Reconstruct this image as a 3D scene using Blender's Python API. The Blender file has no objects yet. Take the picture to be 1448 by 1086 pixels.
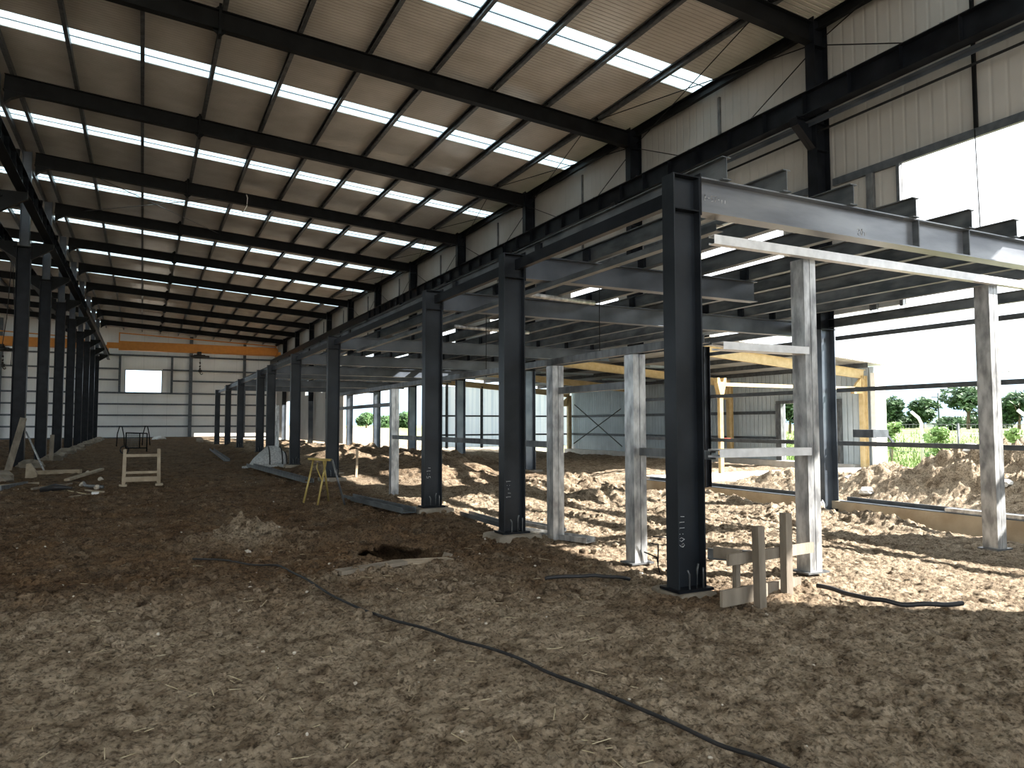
import bpy, math, random
import numpy as np
from mathutils import Vector, Matrix
random.seed(7)
C = bpy.context.scene.collection
sc = bpy.context.scene
V = Vector
ORD = 'zeroth first second third fourth fifth sixth seventh eighth ninth tenth eleventh twelfth thirteenth fourteenth fifteenth'.split()

# ------------------------------------------------------------------ mesh collector
class MB:
    def __init__(s): s.v = []; s.f = []; s.smooth = False
    def quadbox(s, p):                      # 8 corners: bottom 4 ccw, top 4 ccw
        b = len(s.v); s.v += [tuple(q) for q in p]
        s.f += [tuple(b+i for i in q) for q in ((3,2,1,0),(4,5,6,7),(0,1,5,4),(1,2,6,5),(2,3,7,6),(3,0,4,7))]
        return s
    def box(s, x0, x1, y0, y1, z0, z1):
        return s.quadbox([(x0,y0,z0),(x1,y0,z0),(x1,y1,z0),(x0,y1,z0),(x0,y0,z1),(x1,y0,z1),(x1,y1,z1),(x0,y1,z1)])
    def bar(s, A, B, w, h, up=(0,0,1), off=(0,0)):     # rectangular bar, w across, h along up
        A, B, up = V(A), V(B), V(up); d = (B-A).normalized()
        sd = d.cross(up)
        if sd.length < 1e-4: sd = d.cross(V((1,0,0)))
        sd.normalize(); u = sd.cross(d)
        c = sd*off[0]+u*off[1]
        P = []
        for q in (A, B):
            P.append([q+c-sd*w/2-u*h/2, q+c+sd*w/2-u*h/2, q+c+sd*w/2+u*h/2, q+c-sd*w/2+u*h/2])
        return s.quadbox(P[0]+P[1]) if False else s._loft(P)
    def _loft(s, rings, close=True, caps=True):
        b = len(s.v); n = len(rings[0])
        for r in rings: s.v += [tuple(q) for q in r]
        m = n if close else n-1
        for i in range(len(rings)-1):
            for j in range(m):
                s.f.append((b+i*n+j, b+i*n+(j+1)%n, b+(i+1)*n+(j+1)%n, b+(i+1)*n+j))
        if caps and close:
            s.f.append(tuple(b+j for j in range(n))[::-1]); e = b+(len(rings)-1)*n
            s.f.append(tuple(e+j for j in range(n)))
        return s
    def ibeam(s, A, B, dep, wid, tf=.016, tw=.012, up=(0,0,1)):
        A, B, up = V(A), V(B), V(up); d = (B-A).normalized(); sd = d.cross(up).normalized(); up = sd.cross(d)
        s.bar(A+up*(dep/2-tf/2), B+up*(dep/2-tf/2), wid, tf, up)
        s.bar(A-up*(dep/2-tf/2), B-up*(dep/2-tf/2), wid, tf, up)
        s.bar(A, B, tw, dep-2*tf, up)
        return s
    def channel(s, A, B, dep, wid, t=.006, up=(0,0,1), side=1, lip=0):
        A, B, up = V(A), V(B), V(up); d = (B-A).normalized(); sd = d.cross(up).normalized()*side; up = (sd.cross(d)*side)
        s.bar(A, B, t, dep, up)
        for k in (1, -1):
            o = up*(k*(dep/2-t/2))+sd*(wid/2+t/2)
            s.bar(A+o, B+o, wid, t, up)
            if lip:
                o = up*(k*(dep/2-lip/2-t))+sd*wid
                s.bar(A+o, B+o, t, lip, up)
        return s
    def tube(s, pts, r, n=8, smooth=True):
        pts = [V(p) for p in pts]; rings = []
        for i, p in enumerate(pts):
            d = (pts[min(i+1, len(pts)-1)]-pts[max(i-1, 0)]).normalized()
            a = d.cross(V((0,0,1)))
            if a.length < 1e-3: a = d.cross(V((1,0,0)))
            a.normalize(); b2 = d.cross(a)
            rr = r[i] if isinstance(r, (list, tuple)) else r
            rings.append([p+(a*math.cos(t)+b2*math.sin(t))*rr for t in [2*math.pi*j/n for j in range(n)]])
        s.smooth = smooth or s.smooth
        return s._loft(rings)
    def prism(s, poly, ax, a0, a1):          # poly: 2D points in the other two axes, extruded along ax
        def P(p, a):
            q = list(p); q.insert(ax, a); return tuple(q)
        return s._loft([[P(p, a0) for p in poly], [P(p, a1) for p in poly]])
    def lump(s, c, r, seed=0, n=7, m=4, sq=(1,1,1)):
        rnd = random.Random(seed); b = len(s.v)
        c = V(c); s.v.append(tuple(c+V((0,0,r*sq[2]))))
        for i in range(1, m):
            th = math.pi*i/m
            for j in range(n):
                ph = 2*math.pi*(j+.5*(i%2))/n; k = r*rnd.uniform(.7, 1.2)
                s.v.append((c.x+k*math.sin(th)*math.cos(ph)*sq[0], c.y+k*math.sin(th)*math.sin(ph)*sq[1], c.z+k*math.cos(th)*sq[2]))
        s.v.append(tuple(c-V((0,0,r*sq[2])))); e = len(s.v)-1
        for j in range(n):
            s.f.append((b, b+1+j, b+1+(j+1)%n))
            for i in range(m-2):
                p, q = b+1+i*n, b+1+(i+1)*n
                s.f.append((p+j, q+j, q+(j+1)%n, p+(j+1)%n))
            q = b+1+(m-2)*n
            s.f.append((q+j, e, q+(j+1)%n))
        return s
    def build(s, name, mat, parent=None, origin=None):
        if parent is not None:
            o = V((0,0,0)); q = parent
            while q is not None: o += q.location; q = q.parent
        else: o = V(origin) if origin is not None else V((0,0,0))
        me = bpy.data.meshes.new(name)
        me.from_pydata([(a-o.x, b-o.y, c-o.z) for a, b, c in s.v], [], s.f)
        me.update()
        if s.smooth:
            me.polygons.foreach_set('use_smooth', [True]*len(me.polygons))
        me.materials.append(mat)
        ob = bpy.data.objects.new(name, me); C.objects.link(ob)
        if parent is not None: ob.parent = parent
        else: ob.location = o
        return ob

def tag(o, label, cat, group=None, kind='thing'):
    o['label'] = label; o['category'] = cat; o['kind'] = kind
    if group: o['group'] = group
    return o
def T(name, label, cat, loc, group=None):
    o = bpy.data.objects.new(name, None); C.objects.link(o); o.location = loc; o.empty_display_size = .1
    return tag(o, label, cat, group)
def S(name, mb, mat, label, cat, origin, group=None):
    return tag(mb.build(name, mat, None, origin), label, cat, group)
def struct(name, mb, mat, label=None, origin=None):
    o = mb.build(name, mat, None, origin); o['kind'] = 'structure'
    if label: o['label'] = label
    return o

# ------------------------------------------------------------------ materials
def mat(name, c1, c2=None, scale=4, rough=.6, metal=0, bump=0, bscale=None, detail=5, lo=.35, hi=.65, stretch=(1,1,1), spec=.5, coat=None):
    m = bpy.data.materials.new(name); m.use_nodes = True; N = m.node_tree.nodes; L = m.node_tree.links
    p = N['Principled BSDF']; p.inputs['Roughness'].default_value = rough; p.inputs['Metallic'].default_value = metal
    p.inputs['Specular IOR Level'].default_value = spec
    g = N.new('ShaderNodeNewGeometry'); mp = N.new('ShaderNodeMapping'); mp.inputs['Scale'].default_value = stretch
    L.new(g.outputs['Position'], mp.inputs['Vector'])
    n = N.new('ShaderNodeTexNoise'); n.inputs['Scale'].default_value = scale; n.inputs['Detail'].default_value = detail
    L.new(mp.outputs[0], n.inputs['Vector'])
    r = N.new('ShaderNodeValToRGB'); r.color_ramp.elements[0].position = lo; r.color_ramp.elements[1].position = hi
    r.color_ramp.elements[0].color = (*c1, 1); r.color_ramp.elements[1].color = (*(c2 or c1), 1)
    L.new(n.outputs['Fac'], r.inputs['Fac']); L.new(r.outputs['Color'], p.inputs['Base Color'])
    if bump:
        n2 = N.new('ShaderNodeTexNoise'); n2.inputs['Scale'].default_value = bscale or scale*4; n2.inputs['Detail'].default_value = 6
        L.new(mp.outputs[0], n2.inputs['Vector'])
        b = N.new('ShaderNodeBump'); b.inputs['Strength'].default_value = bump; b.inputs['Distance'].default_value = .02
        L.new(n2.outputs['Fac'], b.inputs['Height']); L.new(b.outputs['Normal'], p.inputs['Normal'])
    return m
def ribbed(name, c1, c2, axis, period, depth=.6, rough=.45, stain=1.5, seam=None, seamdark=.55, spec=.5, metal=0):
    """profiled sheet: ribs repeat along `axis` every `period` metres; optional darker panel joint every `seam` metres"""
    m = mat(name, c1, c2, scale=stain, rough=rough, spec=spec, metal=metal); N = m.node_tree.nodes; L = m.node_tree.links
    p = N['Principled BSDF']; g = [n for n in N if n.type == 'NEW_GEOMETRY'][0]
    sp = N.new('ShaderNodeSeparateXYZ'); L.new(g.outputs['Position'], sp.inputs[0])
    def saw(per, width):
        a = N.new('ShaderNodeMath'); a.operation = 'DIVIDE'; a.inputs[1].default_value = per; L.new(sp.outputs[axis], a.inputs[0])
        f = N.new('ShaderNodeMath'); f.operation = 'FRACT'; L.new(a.outputs[0], f.inputs[0])
        w = N.new('ShaderNodeMath'); w.operation = 'PINGPONG'; w.inputs[1].default_value = .5; L.new(f.outputs[0], w.inputs[0])
        s = N.new('ShaderNodeMapRange'); s.interpolation_type = 'SMOOTHSTEP'; s.inputs['From Max'].default_value = width; L.new(w.outputs[0], s.inputs['Value'])
        return s.outputs[0]
    b = N.new('ShaderNodeBump'); b.inputs['Strength'].default_value = depth; b.inputs['Distance'].default_value = .03
    L.new(saw(period, .18), b.inputs['Height']); L.new(b.outputs['Normal'], p.inputs['Normal'])
    if seam:
        mx = N.new('ShaderNodeMix'); mx.data_type = 'RGBA'; mx.blend_type = 'MULTIPLY'; mx.inputs['Factor'].default_value = 1
        rmp = N.new('ShaderNodeValToRGB'); rmp.color_ramp.elements[0].color = (seamdark,)*3+(1,); rmp.color_ramp.elements[1].color = (1,1,1,1); rmp.color_ramp.elements[1].position = .5
        L.new(saw(seam, .012), rmp.inputs['Fac'])
        src = p.inputs['Base Color'].links[0].from_socket
        L.new(src, mx.inputs['A']); L.new(rmp.outputs['Color'], mx.inputs['B']); L.new(mx.outputs['Result'], p.inputs['Base Color'])
    return m
def translucent(name, c, tr=.6, axis=1, period=.2, amt=.75):
    m = bpy.data.materials.new(name); m.use_nodes = True; N = m.node_tree.nodes; L = m.node_tree.links
    out = N['Material Output']; N.remove(N['Principled BSDF'])
    a = N.new('ShaderNodeBsdfTranslucent'); a.inputs['Color'].default_value = (*c, 1)
    d = N.new('ShaderNodeBsdfDiffuse'); d.inputs['Color'].default_value = (*c, 1)
    x = N.new('ShaderNodeMixShader'); x.inputs[0].default_value = 1-amt
    L.new(a.outputs[0], x.inputs[1]); L.new(d.outputs[0], x.inputs[2]); L.new(x.outputs[0], out.inputs['Surface'])
    g = N.new('ShaderNodeNewGeometry'); mp = N.new('ShaderNodeMapping')
    sc_ = [.15, .15, .15]; sc_[axis] = 9; mp.inputs['Scale'].default_value = sc_
    L.new(g.outputs['Position'], mp.inputs['Vector'])
    n = N.new('ShaderNodeTexNoise'); n.inputs['Scale'].default_value = 1; L.new(mp.outputs[0], n.inputs['Vector'])
    r = N.new('ShaderNodeValToRGB'); r.color_ramp.elements[0].position = .3; r.color_ramp.elements[0].color = (c[0]*.75, c[1]*.8, c[2]*.85, 1)
    r.color_ramp.elements[1].position = .55; r.color_ramp.elements[1].color = (*c, 1)
    L.new(n.outputs['Fac'], r.inputs['Fac']); L.new(r.outputs['Color'], a.inputs['Color'])
    return m

M = {}
M['dark'] = mat('dark_primed_steel', (.005,.006,.008), (.012,.014,.018), 3, .34, 0, .04, 30, spec=.13)
M['rafter'] = mat('rafter_steel', (.004,.0045,.005), (.008,.009,.010), 3, .5, spec=.15)
M['beam'] = mat('sky_lit_steel', (.11,.12,.14), (.25,.265,.285), 1.1, .28, .35, .04, 20, stretch=(.6,1,3))  # front beam steel, lightened in colour for the sky reflected in it
M['xbeam'] = mat('blue_grey_beam_steel', (.05,.06,.075), (.10,.115,.14), 1.6, .35, .2, .04, 20)
M['column'] = mat('blue_black_column_steel', (.007,.009,.012), (.024,.029,.036), 1.3, .32, .15, .04, 30, spec=.3)
M['slate'] = mat('slate_blue_steel', (.07,.085,.105), (.13,.15,.175), 1.6, .28, .55, .04, 20)
M['galvlit'] = mat('lit_galvanised_steel', (.66,.67,.68), (.82,.83,.84), 9, .3, .2, .05, 40)  # lit copy of the galvanised steel, sun and sky brightness put in its colour
M['joist'] = mat('joist_steel', (.055,.065,.072), (.15,.165,.175), 6, .42, .3, .1, 30, stretch=(1,.35,1))
M['galv'] = mat('galvanised_steel', (.24,.245,.25), (.60,.61,.61), 11, .3, .45, .08, 40, stretch=(1,1,.4))
M['galvdull'] = mat('dull_galvanised_steel', (.09,.095,.10), (.19,.20,.205), 9, .4, .4, .08, 40, stretch=(1,1,.4))
M['girt'] = mat('girt_steel', (.055,.065,.075), (.10,.115,.13), 6, .45, .2)
M['purlin'] = mat('purlin_steel', (.045,.05,.055), (.10,.105,.11), 6, .45, .3)
M['roof'] = ribbed('beige_roof_sheet', (.46,.43,.385), (.56,.53,.485), 1, .125, .55, .26, .9, seam=1.0, seamdark=.8)
M['wall'] = ribbed('cream_wall_panel', (.36,.356,.335), (.43,.426,.405), 1, .28, .25, .5, .7, seam=1.12, seamdark=.72)
M['wallfar'] = ribbed('pale_wall_panel', (.70,.70,.69), (.78,.78,.765), 0, .28, .2, .5, .5, seam=2.3, seamdark=.6)
M['sky_sheet'] = translucent('translucent_roof_sheet', (.62,.70,.73))
M['haze_sheet'] = translucent('milky_wall_sheet', (.86,.92,.95), axis=0)
M['annexwall'] = ribbed('blue_grey_corrugated_sheet', (.45,.54,.61), (.56,.65,.72), 1, .25, .9, .4, 1.2, seam=1.0, seamdark=.7)
M['annexroof'] = ribbed('annex_roof_sheet', (.30,.30,.28), (.42,.42,.40), 0, .25, .8, .5, 1.2)
M['cream'] = mat('cream_paint', (.50,.38,.19), (.60,.48,.27), 5, .5)
M['ochre'] = mat('ochre_paint', (.34,.235,.10), (.44,.32,.15), 5, .5)
M['orange'] = mat('crane_orange_paint', (.62,.22,.022), (.70,.27,.03), 3, .42)
M['black'] = mat('black_rubber', (.012,.012,.013), (.02,.02,.022), 8, .55)
M['wood'] = mat('weathered_timber', (.17,.14,.105), (.29,.245,.19), 6, .8, 0, .3, 30, stretch=(1,1,.25))
M['woodpale'] = mat('pale_timber', (.30,.24,.165), (.42,.345,.25), 6, .75, 0, .25, 30)
M['conc'] = mat('concrete', (.17,.145,.11), (.29,.255,.205), 4, .85, 0, .35, 30)
M['slab'] = mat('pale_concrete', (.55,.54,.52), (.66,.65,.63), 3, .85, 0, .2, 30)
M['curb'] = mat('dirty_concrete', (.34,.275,.19), (.50,.43,.32), 1.6, .85, 0, .3, 24)
M['brass'] = mat('brassy_painted_tube', (.34,.25,.07), (.46,.35,.12), 8, .45, .3)
M['chalk'] = mat('white_chalk', (.62,.62,.62), (.75,.75,.75), 30, .9)
M['white'] = mat('white_paint', (.72,.72,.70), (.80,.80,.78), 6, .6)
M['tarp'] = mat('grey_sheeting', (.30,.31,.31), (.52,.53,.53), 22, .6, 0, .5, 40)
M['red'] = mat('red_cloth', (.55,.06,.04), (.65,.09,.05), 8, .8)
M['blueroof'] = mat('blue_metal_roof', (.25,.38,.55), (.33,.47,.63), .3, .45)
M['leaf'] = mat('tree_leaves', (.022,.06,.018), (.07,.14,.04), 1.2, .6)
M['leafpale'] = mat('young_leaves', (.12,.23,.05), (.26,.38,.11), 3, .6)
M['bark'] = mat('bark', (.10,.075,.05), (.17,.13,.09), 8, .9)
M['grass'] = mat('tall_grass', (.07,.15,.025), (.17,.25,.06), 2.2, .8)
M['straw'] = mat('dry_straw', (.42,.35,.22), (.55,.47,.32), 20, .9)
M['clod'] = mat('soil_clods', (.11,.075,.045), (.21,.155,.10), 2.5, .95, 0, .5, 60)
M['pebble'] = mat('pale_pebbles', (.42,.37,.30), (.60,.55,.47), 6, .9)

def ground_mat():
    m = bpy.data.materials.new('bare_soil'); m.use_nodes = True; N = m.node_tree.nodes; L = m.node_tree.links
    p = N['Principled BSDF']; p.inputs['Roughness'].default_value = .93; p.inputs['Specular IOR Level'].default_value = .2
    at = N.new('ShaderNodeVertexColor') if False else N.new('ShaderNodeAttribute'); at.attribute_name = 'damp_shade'
    g = N.new('ShaderNodeNewGeometry')
    def noise(s, d, rough=.6):
        n = N.new('ShaderNodeTexNoise'); n.inputs['Scale'].default_value = s; n.inputs['Detail'].default_value = d; n.inputs['Roughness'].default_value = rough
        L.new(g.outputs['Position'], n.inputs['Vector']); return n.outputs['Fac']
    def ramp(f, a, b, lo=.35, hi=.65):
        r = N.new('ShaderNodeValToRGB'); e = r.color_ramp.elements
        e[0].position, e[1].position, e[0].color, e[1].color = lo, hi, (*a, 1), (*b, 1)
        L.new(f, r.inputs['Fac']); return r.outputs['Color']
    def mix(f, a, b, mode='MIX'):
        x = N.new('ShaderNodeMix'); x.data_type = 'RGBA'; x.blend_type = mode
        if isinstance(f, float): x.inputs['Factor'].default_value = f
        else: L.new(f, x.inputs['Factor'])
        L.new(a, x.inputs['A']); L.new(b, x.inputs['B']); return x.outputs['Result']
    dry = ramp(noise(3.5, 8, .7), (.33,.255,.175), (.58,.475,.35), .34, .66)
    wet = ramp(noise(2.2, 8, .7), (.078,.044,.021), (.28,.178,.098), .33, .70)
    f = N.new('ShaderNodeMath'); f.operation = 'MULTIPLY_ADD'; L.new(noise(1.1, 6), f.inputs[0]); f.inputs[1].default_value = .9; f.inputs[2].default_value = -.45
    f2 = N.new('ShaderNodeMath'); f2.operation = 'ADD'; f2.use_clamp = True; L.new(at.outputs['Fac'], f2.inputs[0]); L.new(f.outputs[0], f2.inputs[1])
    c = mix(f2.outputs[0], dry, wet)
    speck = ramp(noise(34, 4, .65), (.36,.34,.32), (1.15,1.15,1.15), .36, .53)
    c = mix(1.0, c, ramp(noise(5.5, 4, .6), (.55,.52,.49), (1.08,1.08,1.08), .36, .52), 'MULTIPLY')
    c = mix(1.0, c, speck, 'MULTIPLY')
    L.new(c, p.inputs['Base Color'])
    b = N.new('ShaderNodeBump'); b.inputs['Strength'].default_value = 1.0; b.inputs['Distance'].default_value = .16
    L.new(noise(11, 9, .72), b.inputs['Height'])
    b2 = N.new('ShaderNodeBump'); b2.inputs['Strength'].default_value = .7; b2.inputs['Distance'].default_value = .018
    L.new(noise(60, 5, .6), b2.inputs['Height']); L.new(b.outputs['Normal'], b2.inputs['Normal'])
    L.new(b2.outputs['Normal'], p.inputs['Normal'])
    return m
M['soil'] = ground_mat()
def field_mat():
    m = mat('grass_field', (.15,.20,.06), (.30,.32,.14), .12, .9, detail=9); N = m.node_tree.nodes; L = m.node_tree.links
    p = N['Principled BSDF']; g = [n for n in N if n.type == 'NEW_GEOMETRY'][0]; sp = N.new('ShaderNodeSeparateXYZ'); L.new(g.outputs['Position'], sp.inputs[0])
    r = N.new('ShaderNodeMapRange'); r.inputs['From Min'].default_value = 26; r.inputs['From Max'].default_value = 31; L.new(sp.outputs['X'], r.inputs['Value'])
    x = N.new('ShaderNodeMix'); x.data_type = 'RGBA'; L.new(r.outputs[0], x.inputs['Factor']); x.inputs['A'].default_value = (.36,.31,.25,1)
    L.new(p.inputs['Base Color'].links[0].from_socket, x.inputs['B']); L.new(x.outputs['Result'], p.inputs['Base Color'])
    return m
M['field'] = field_mat()

# ------------------------------------------------------------------ layout constants (metres, camera at x=y=0, hall runs along +Y)
EYE = 1.55
Y0, BAY, NF = 11.05, 6.786, 11
FR = [Y0+BAY*k for k in range(NF)]
YEND = 85.8
YB = -9.0
XW = 13.55
XL = -3.98
def zu(x): return 9.95+(13.17-x)*.066          # underside of rafters
def zt(x): return zu(x)+.47                     # top of rafters / bottom of purlins
def zr(x): return zu(x)+.67                     # underside of roof sheet

# ------------------------------------------------------------------ terrain
_perm = np.random.RandomState(3).permutation(512); _perm = np.concatenate([_perm, _perm])
_gr = np.random.RandomState(5).uniform(-1, 1, (512, 2)); _gr /= np.linalg.norm(_gr, axis=1)[:, None]
def pn(x, y):
    xi = np.floor(x).astype(int); yi = np.floor(y).astype(int); fx = x-xi; fy = y-yi
    u = fx*fx*fx*(fx*(fx*6-15)+10); v = fy*fy*fy*(fy*(fy*6-15)+10)
    def g(a, b, dx, dy):
        h = _perm[(_perm[a & 511]+b) & 511]; q = _gr[h]; return q[..., 0]*dx+q[..., 1]*dy
    n00 = g(xi, yi, fx, fy); n10 = g(xi+1, yi, fx-1, fy); n01 = g(xi, yi+1, fx, fy-1); n11 = g(xi+1, yi+1, fx-1, fy-1)
    return 1.5*((n00*(1-u)+n10*u)*(1-v)+(n01*(1-u)+n11*u)*v)
def ss(a, b, x): t = np.clip((x-a)/(b-a), 0, 1); return t*t*(3-2*t)
def gs(x, y, cx, cy, rx, ry, a=0):
    ca, sa = math.cos(a), math.sin(a); dx, dy = x-cx, y-cy
    return np.exp(-(((dx*ca+dy*sa)/rx)**2+((-dx*sa+dy*ca)/ry)**2))
def terrain(x, y):
    x = np.asarray(x, float); y = np.asarray(y, float)
    h = np.zeros_like(x)-.03
    h += .12*ss(9, 26, y)*ss(-3, 2.5, x)*(1-ss(6, 9, x))
    h += .14*ss(45, 84, y)
    h -= .25*ss(7, 11.5, x)
    mid = ss(6.0, 7.6, y+.5*pn(x*.6, y*.6))*(1-ss(4.0, 5.2, x)) # churned earth beyond the trampled apron
    rough = .35+.65*np.clip(mid+ss(5.4, 6.6, x)*.7*ss(5.6, 7.0, y), 0, 1)
    h += .05*pn(x*.45+9, y*.45)*rough
    h += .040*pn(x*1.3, y*1.3+40)*rough
    h += .026*pn(x*3.1+5, y*3.1)*rough
    n = pn(x*7+3, y*7); h += .015*n*(.5+.5*rough)
    r1 = 1-np.abs(pn(x*4.3+70, y*4.3)); h += .030*(r1**3-.4)*rough
    near = 1-ss(14, 26, y)
    h += near*(.019*pn(x*11, y*11)+.017*pn(x*23+4, y*23))
    pk = np.clip(pn(x*9+31, y*9+7)-.28, 0, 1); h -= near*.10*pk*(.6+.4*rough)            # heel marks and pits
    # wheel ruts along the curb inside the building
    rz = ss(6.4, 7.6, x)*(1-ss(12.2, 12.9, x))*ss(5.8, 8.5, y)*(1-ss(22, 30, y))
    h += rz*(.07*pn(x*2.2+.4*y*.1, y*.28+3)+.045*np.abs(pn(x*3.6, y*.5+9)))
    # heaps: (x, y, height, rx, ry, angle)
    for cx, cy, hh, rx, ry, a in ((1.22,10.5,.30,.34,.40,.3),(1.62,9.95,.20,.42,.35,-.2),(.85,9.8,.09,.4,.35,0),(1.30,11.0,.14,.2,.22,0),
                                  (2.05,8.15,.08,.45,.3,-.5),(2.35,7.45,.04,.8,.16,.1),(3.05,7.45,.05,.5,.22,.1),(2.85,9.75,.09,.6,.35,0),(3.0,9.7,.07,.7,.3,0),
                                  (4.35,5.45,.05,.55,.5,0),(3.55,6.25,.09,.7,.28,-.1),(5.35,5.0,.09,.55,.28,.2),(4.5,8.9,.07,.7,.6,0),(4.5,12,.08,.8,.7,0),
                                  (6.2,26,.45,1.4,2.6,0),(7.6,19.5,.40,1.5,1.6,.4),(8.8,23,.55,2.0,2.4,0),(10.2,16.6,.40,1.3,1.5,0),(12.0,13.6,.22,.9,1.6,0),
                                  (8.4,31,.6,2.4,3.6,0),(10.8,27,.6,2,3,0),(10.5,37,.5,2,4,0),(7.5,40,.55,2,5,0),(5.4,33,.33,1.2,4.5,0),(5.2,45,.35,1.2,6,0),
                                  (9.3,13.6,.20,1.1,.7,.3),(11.6,10.4,.22,.9,.8,0),(12.2,8.9,.18,.7,.9,0),(6.7,14.5,.18,.7,.9,0),
                                  (-6.5,34,.5,1.6,14,0),(-6.5,55,.5,1.8,12,0)):
        h += hh*gs(x, y, cx, cy, rx, ry, a)*(1+.40*pn(x*1.6+cx, y*1.6)+(1-ss(11, 20, y))*(.45*pn(x*5.5, y*5.5+cy)+.35*pn(x*11, y*11+cy))+.2*pn(x*2.6, y*2.6+cy))
    h -= .24*ss(11.7, 13.0, x)*(1-ss(13.5, 13.9, x))*ss(3.5, 5, y)*(1-ss(17, 19, y))
    # spoil heaps outside the big opening
    for cx, cy, hh, rx, ry, a in ((17.8,12.4,.50,1.3,1.1,.2),(17.0,10.3,.85,1.3,1.0,0),(18.4,9.2,1.15,1.5,1.2,0),(16.6,7.3,1.35,1.2,1.3,0),(15.9,14.6,.42,1.3,1.4,0),(19.5,14.2,.5,1.5,1.2,0),(16.2,12.0,.45,1.0,1.6,0)):
        h += hh*gs(x, y, cx, cy, rx, ry, a)*(1+.26*pn(x*1.7+cx, y*1.7)+.28*pn(x*3.6, y*3.6+cy)+.2*(1-2*np.abs(pn(x*6, y*6))))
    # dug hole
    h -= 1.0*ss(0, .30, 1.5*gs(x, y, 2.82, 8.62, .42, .55)-.35)
    h += ss(13.9, 14.6, x)*ss(18, 20, y)*(.12+.10*pn(x*.9, y*.9)+.06*np.abs(pn(x*3, y*3)))
    e = ss(22, 24.5, x)+ss(-20.6, -21.4, x)
    return h-.4*np.clip(e, 0, 1)
def th(x, y): return float(terrain(np.array([x]), np.array([y]))[0])
def axis(fine0, fine1, step, lo, hi, g):
    a = list(np.arange(fine0, fine1, step)); s = step; q = a[-1]
    while q < hi: s = min(s*g, .6); q += s; a.append(q)
    s = step; q = a[0]; pre = []
    while q > lo: s = min(s*1.03, 1.0); q -= s; pre.append(q)
    return np.array(pre[::-1]+a)
xs = axis(-2.2, 7.4, .024, -21.4, 24.6, 1.0065); ys = axis(2.2, 9.6, .024, YB-3, YEND+.3, 1.0085)
GX, GY = np.meshgrid(xs, ys); GZ = terrain(GX, GY)
nx, ny = len(xs), len(ys)
dug = ss(0, .30, 1.5*gs(GX, GY, 2.82, 8.62, .42, .55)-.35)
vv = np.stack([GX, GY+.55*ss(.0, .16, dug)*ss(-.25, .25, GY-8.62), GZ], -1).reshape(-1, 3)      # the dug hole is undercut below its far lip to darken it
i = np.arange(nx-1)[None, :]+nx*np.arange(ny-1)[:, None]
ff = np.stack([i, i+1, i+1+nx, i+nx], -1).reshape(-1, 4)
me = bpy.data.meshes.new('floor'); me.vertices.add(len(vv)); me.vertices.foreach_set('co', vv.ravel().astype(np.float32))
me.loops.add(ff.size); me.loops.foreach_set('vertex_index', ff.ravel().astype(np.int32))
me.polygons.add(len(ff)); me.polygons.foreach_set('loop_start', (np.arange(len(ff))*4).astype(np.int32))
me.polygons.foreach_set('use_smooth', np.ones(len(ff), dtype=bool))
me.update(calc_edges=True)
def damp_shade_mask(GX, GY):
  damp_shade = ss(5.9, 8.2, GY+.8*pn(GX*.5, GY*.5)+.25*GX*.3)*(1-ss(4.2, 5.4, GX))*.9
  damp_shade = np.maximum(damp_shade, .75*gs(GX, GY, 4.6, 5.2, 1.1, .6)); damp_shade = np.maximum(damp_shade, .75*gs(GX, GY, 3.6, 6.2, .9, .5))
  damp_shade = np.maximum(damp_shade, .55*ss(14, 20, GY)*ss(4, 6, GX)*(1-ss(12.5, 13.5, GX)))
  damp_shade = np.maximum(damp_shade, 1.0*ss(.15, .5, gs(GX, GY, 2.82, 8.64, .45, .58)))  # shade inside the dug hole, painted with the wet soil colour
  return damp_shade*(1-.85*np.clip(1.3*gs(GX, GY, 1.35, 10.3, .62, .5)+gs(GX, GY, 2.4, 7.45, .8, .2), 0, 1))
damp_shade = damp_shade_mask(GX, GY)
at = me.attributes.new('damp_shade', 'FLOAT', 'POINT'); at.data.foreach_set('value', damp_shade.ravel().astype(np.float32))
me.materials.append(M['soil'])
floor = bpy.data.objects.new('floor', me); C.objects.link(floor); floor['kind'] = 'structure'; floor['label'] = 'bare trampled earth floor of the hall'

fm = MB(); R_ = 420
def fz(x, y): return -.62+1.62*float(ss(40, 82, math.hypot(x, y)))*float(ss(24, 40, x) if y < 90 else 1)
gx = [-R_, -60, 0, 20, 26, 32, 38, 44, 50, 56, 62, 68, 75, 82, 90, 110, 150, 250, R_]; gy = [-R_, -60, 0, 10, 20, 30, 40, 50, 60, 70, 80, 88, 95, 110, 150, 250, R_]
fm.v = [(a, b, fz(a, b)) for b in gy for a in gx]
fm.f = [(r*len(gx)+c, r*len(gx)+c+1, (r+1)*len(gx)+c+1, (r+1)*len(gx)+c) for r in range(len(gy)-1) for c in range(len(gx)-1)]
fo = struct('ground', fm, M['field'], 'grassy field around the building')

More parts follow.
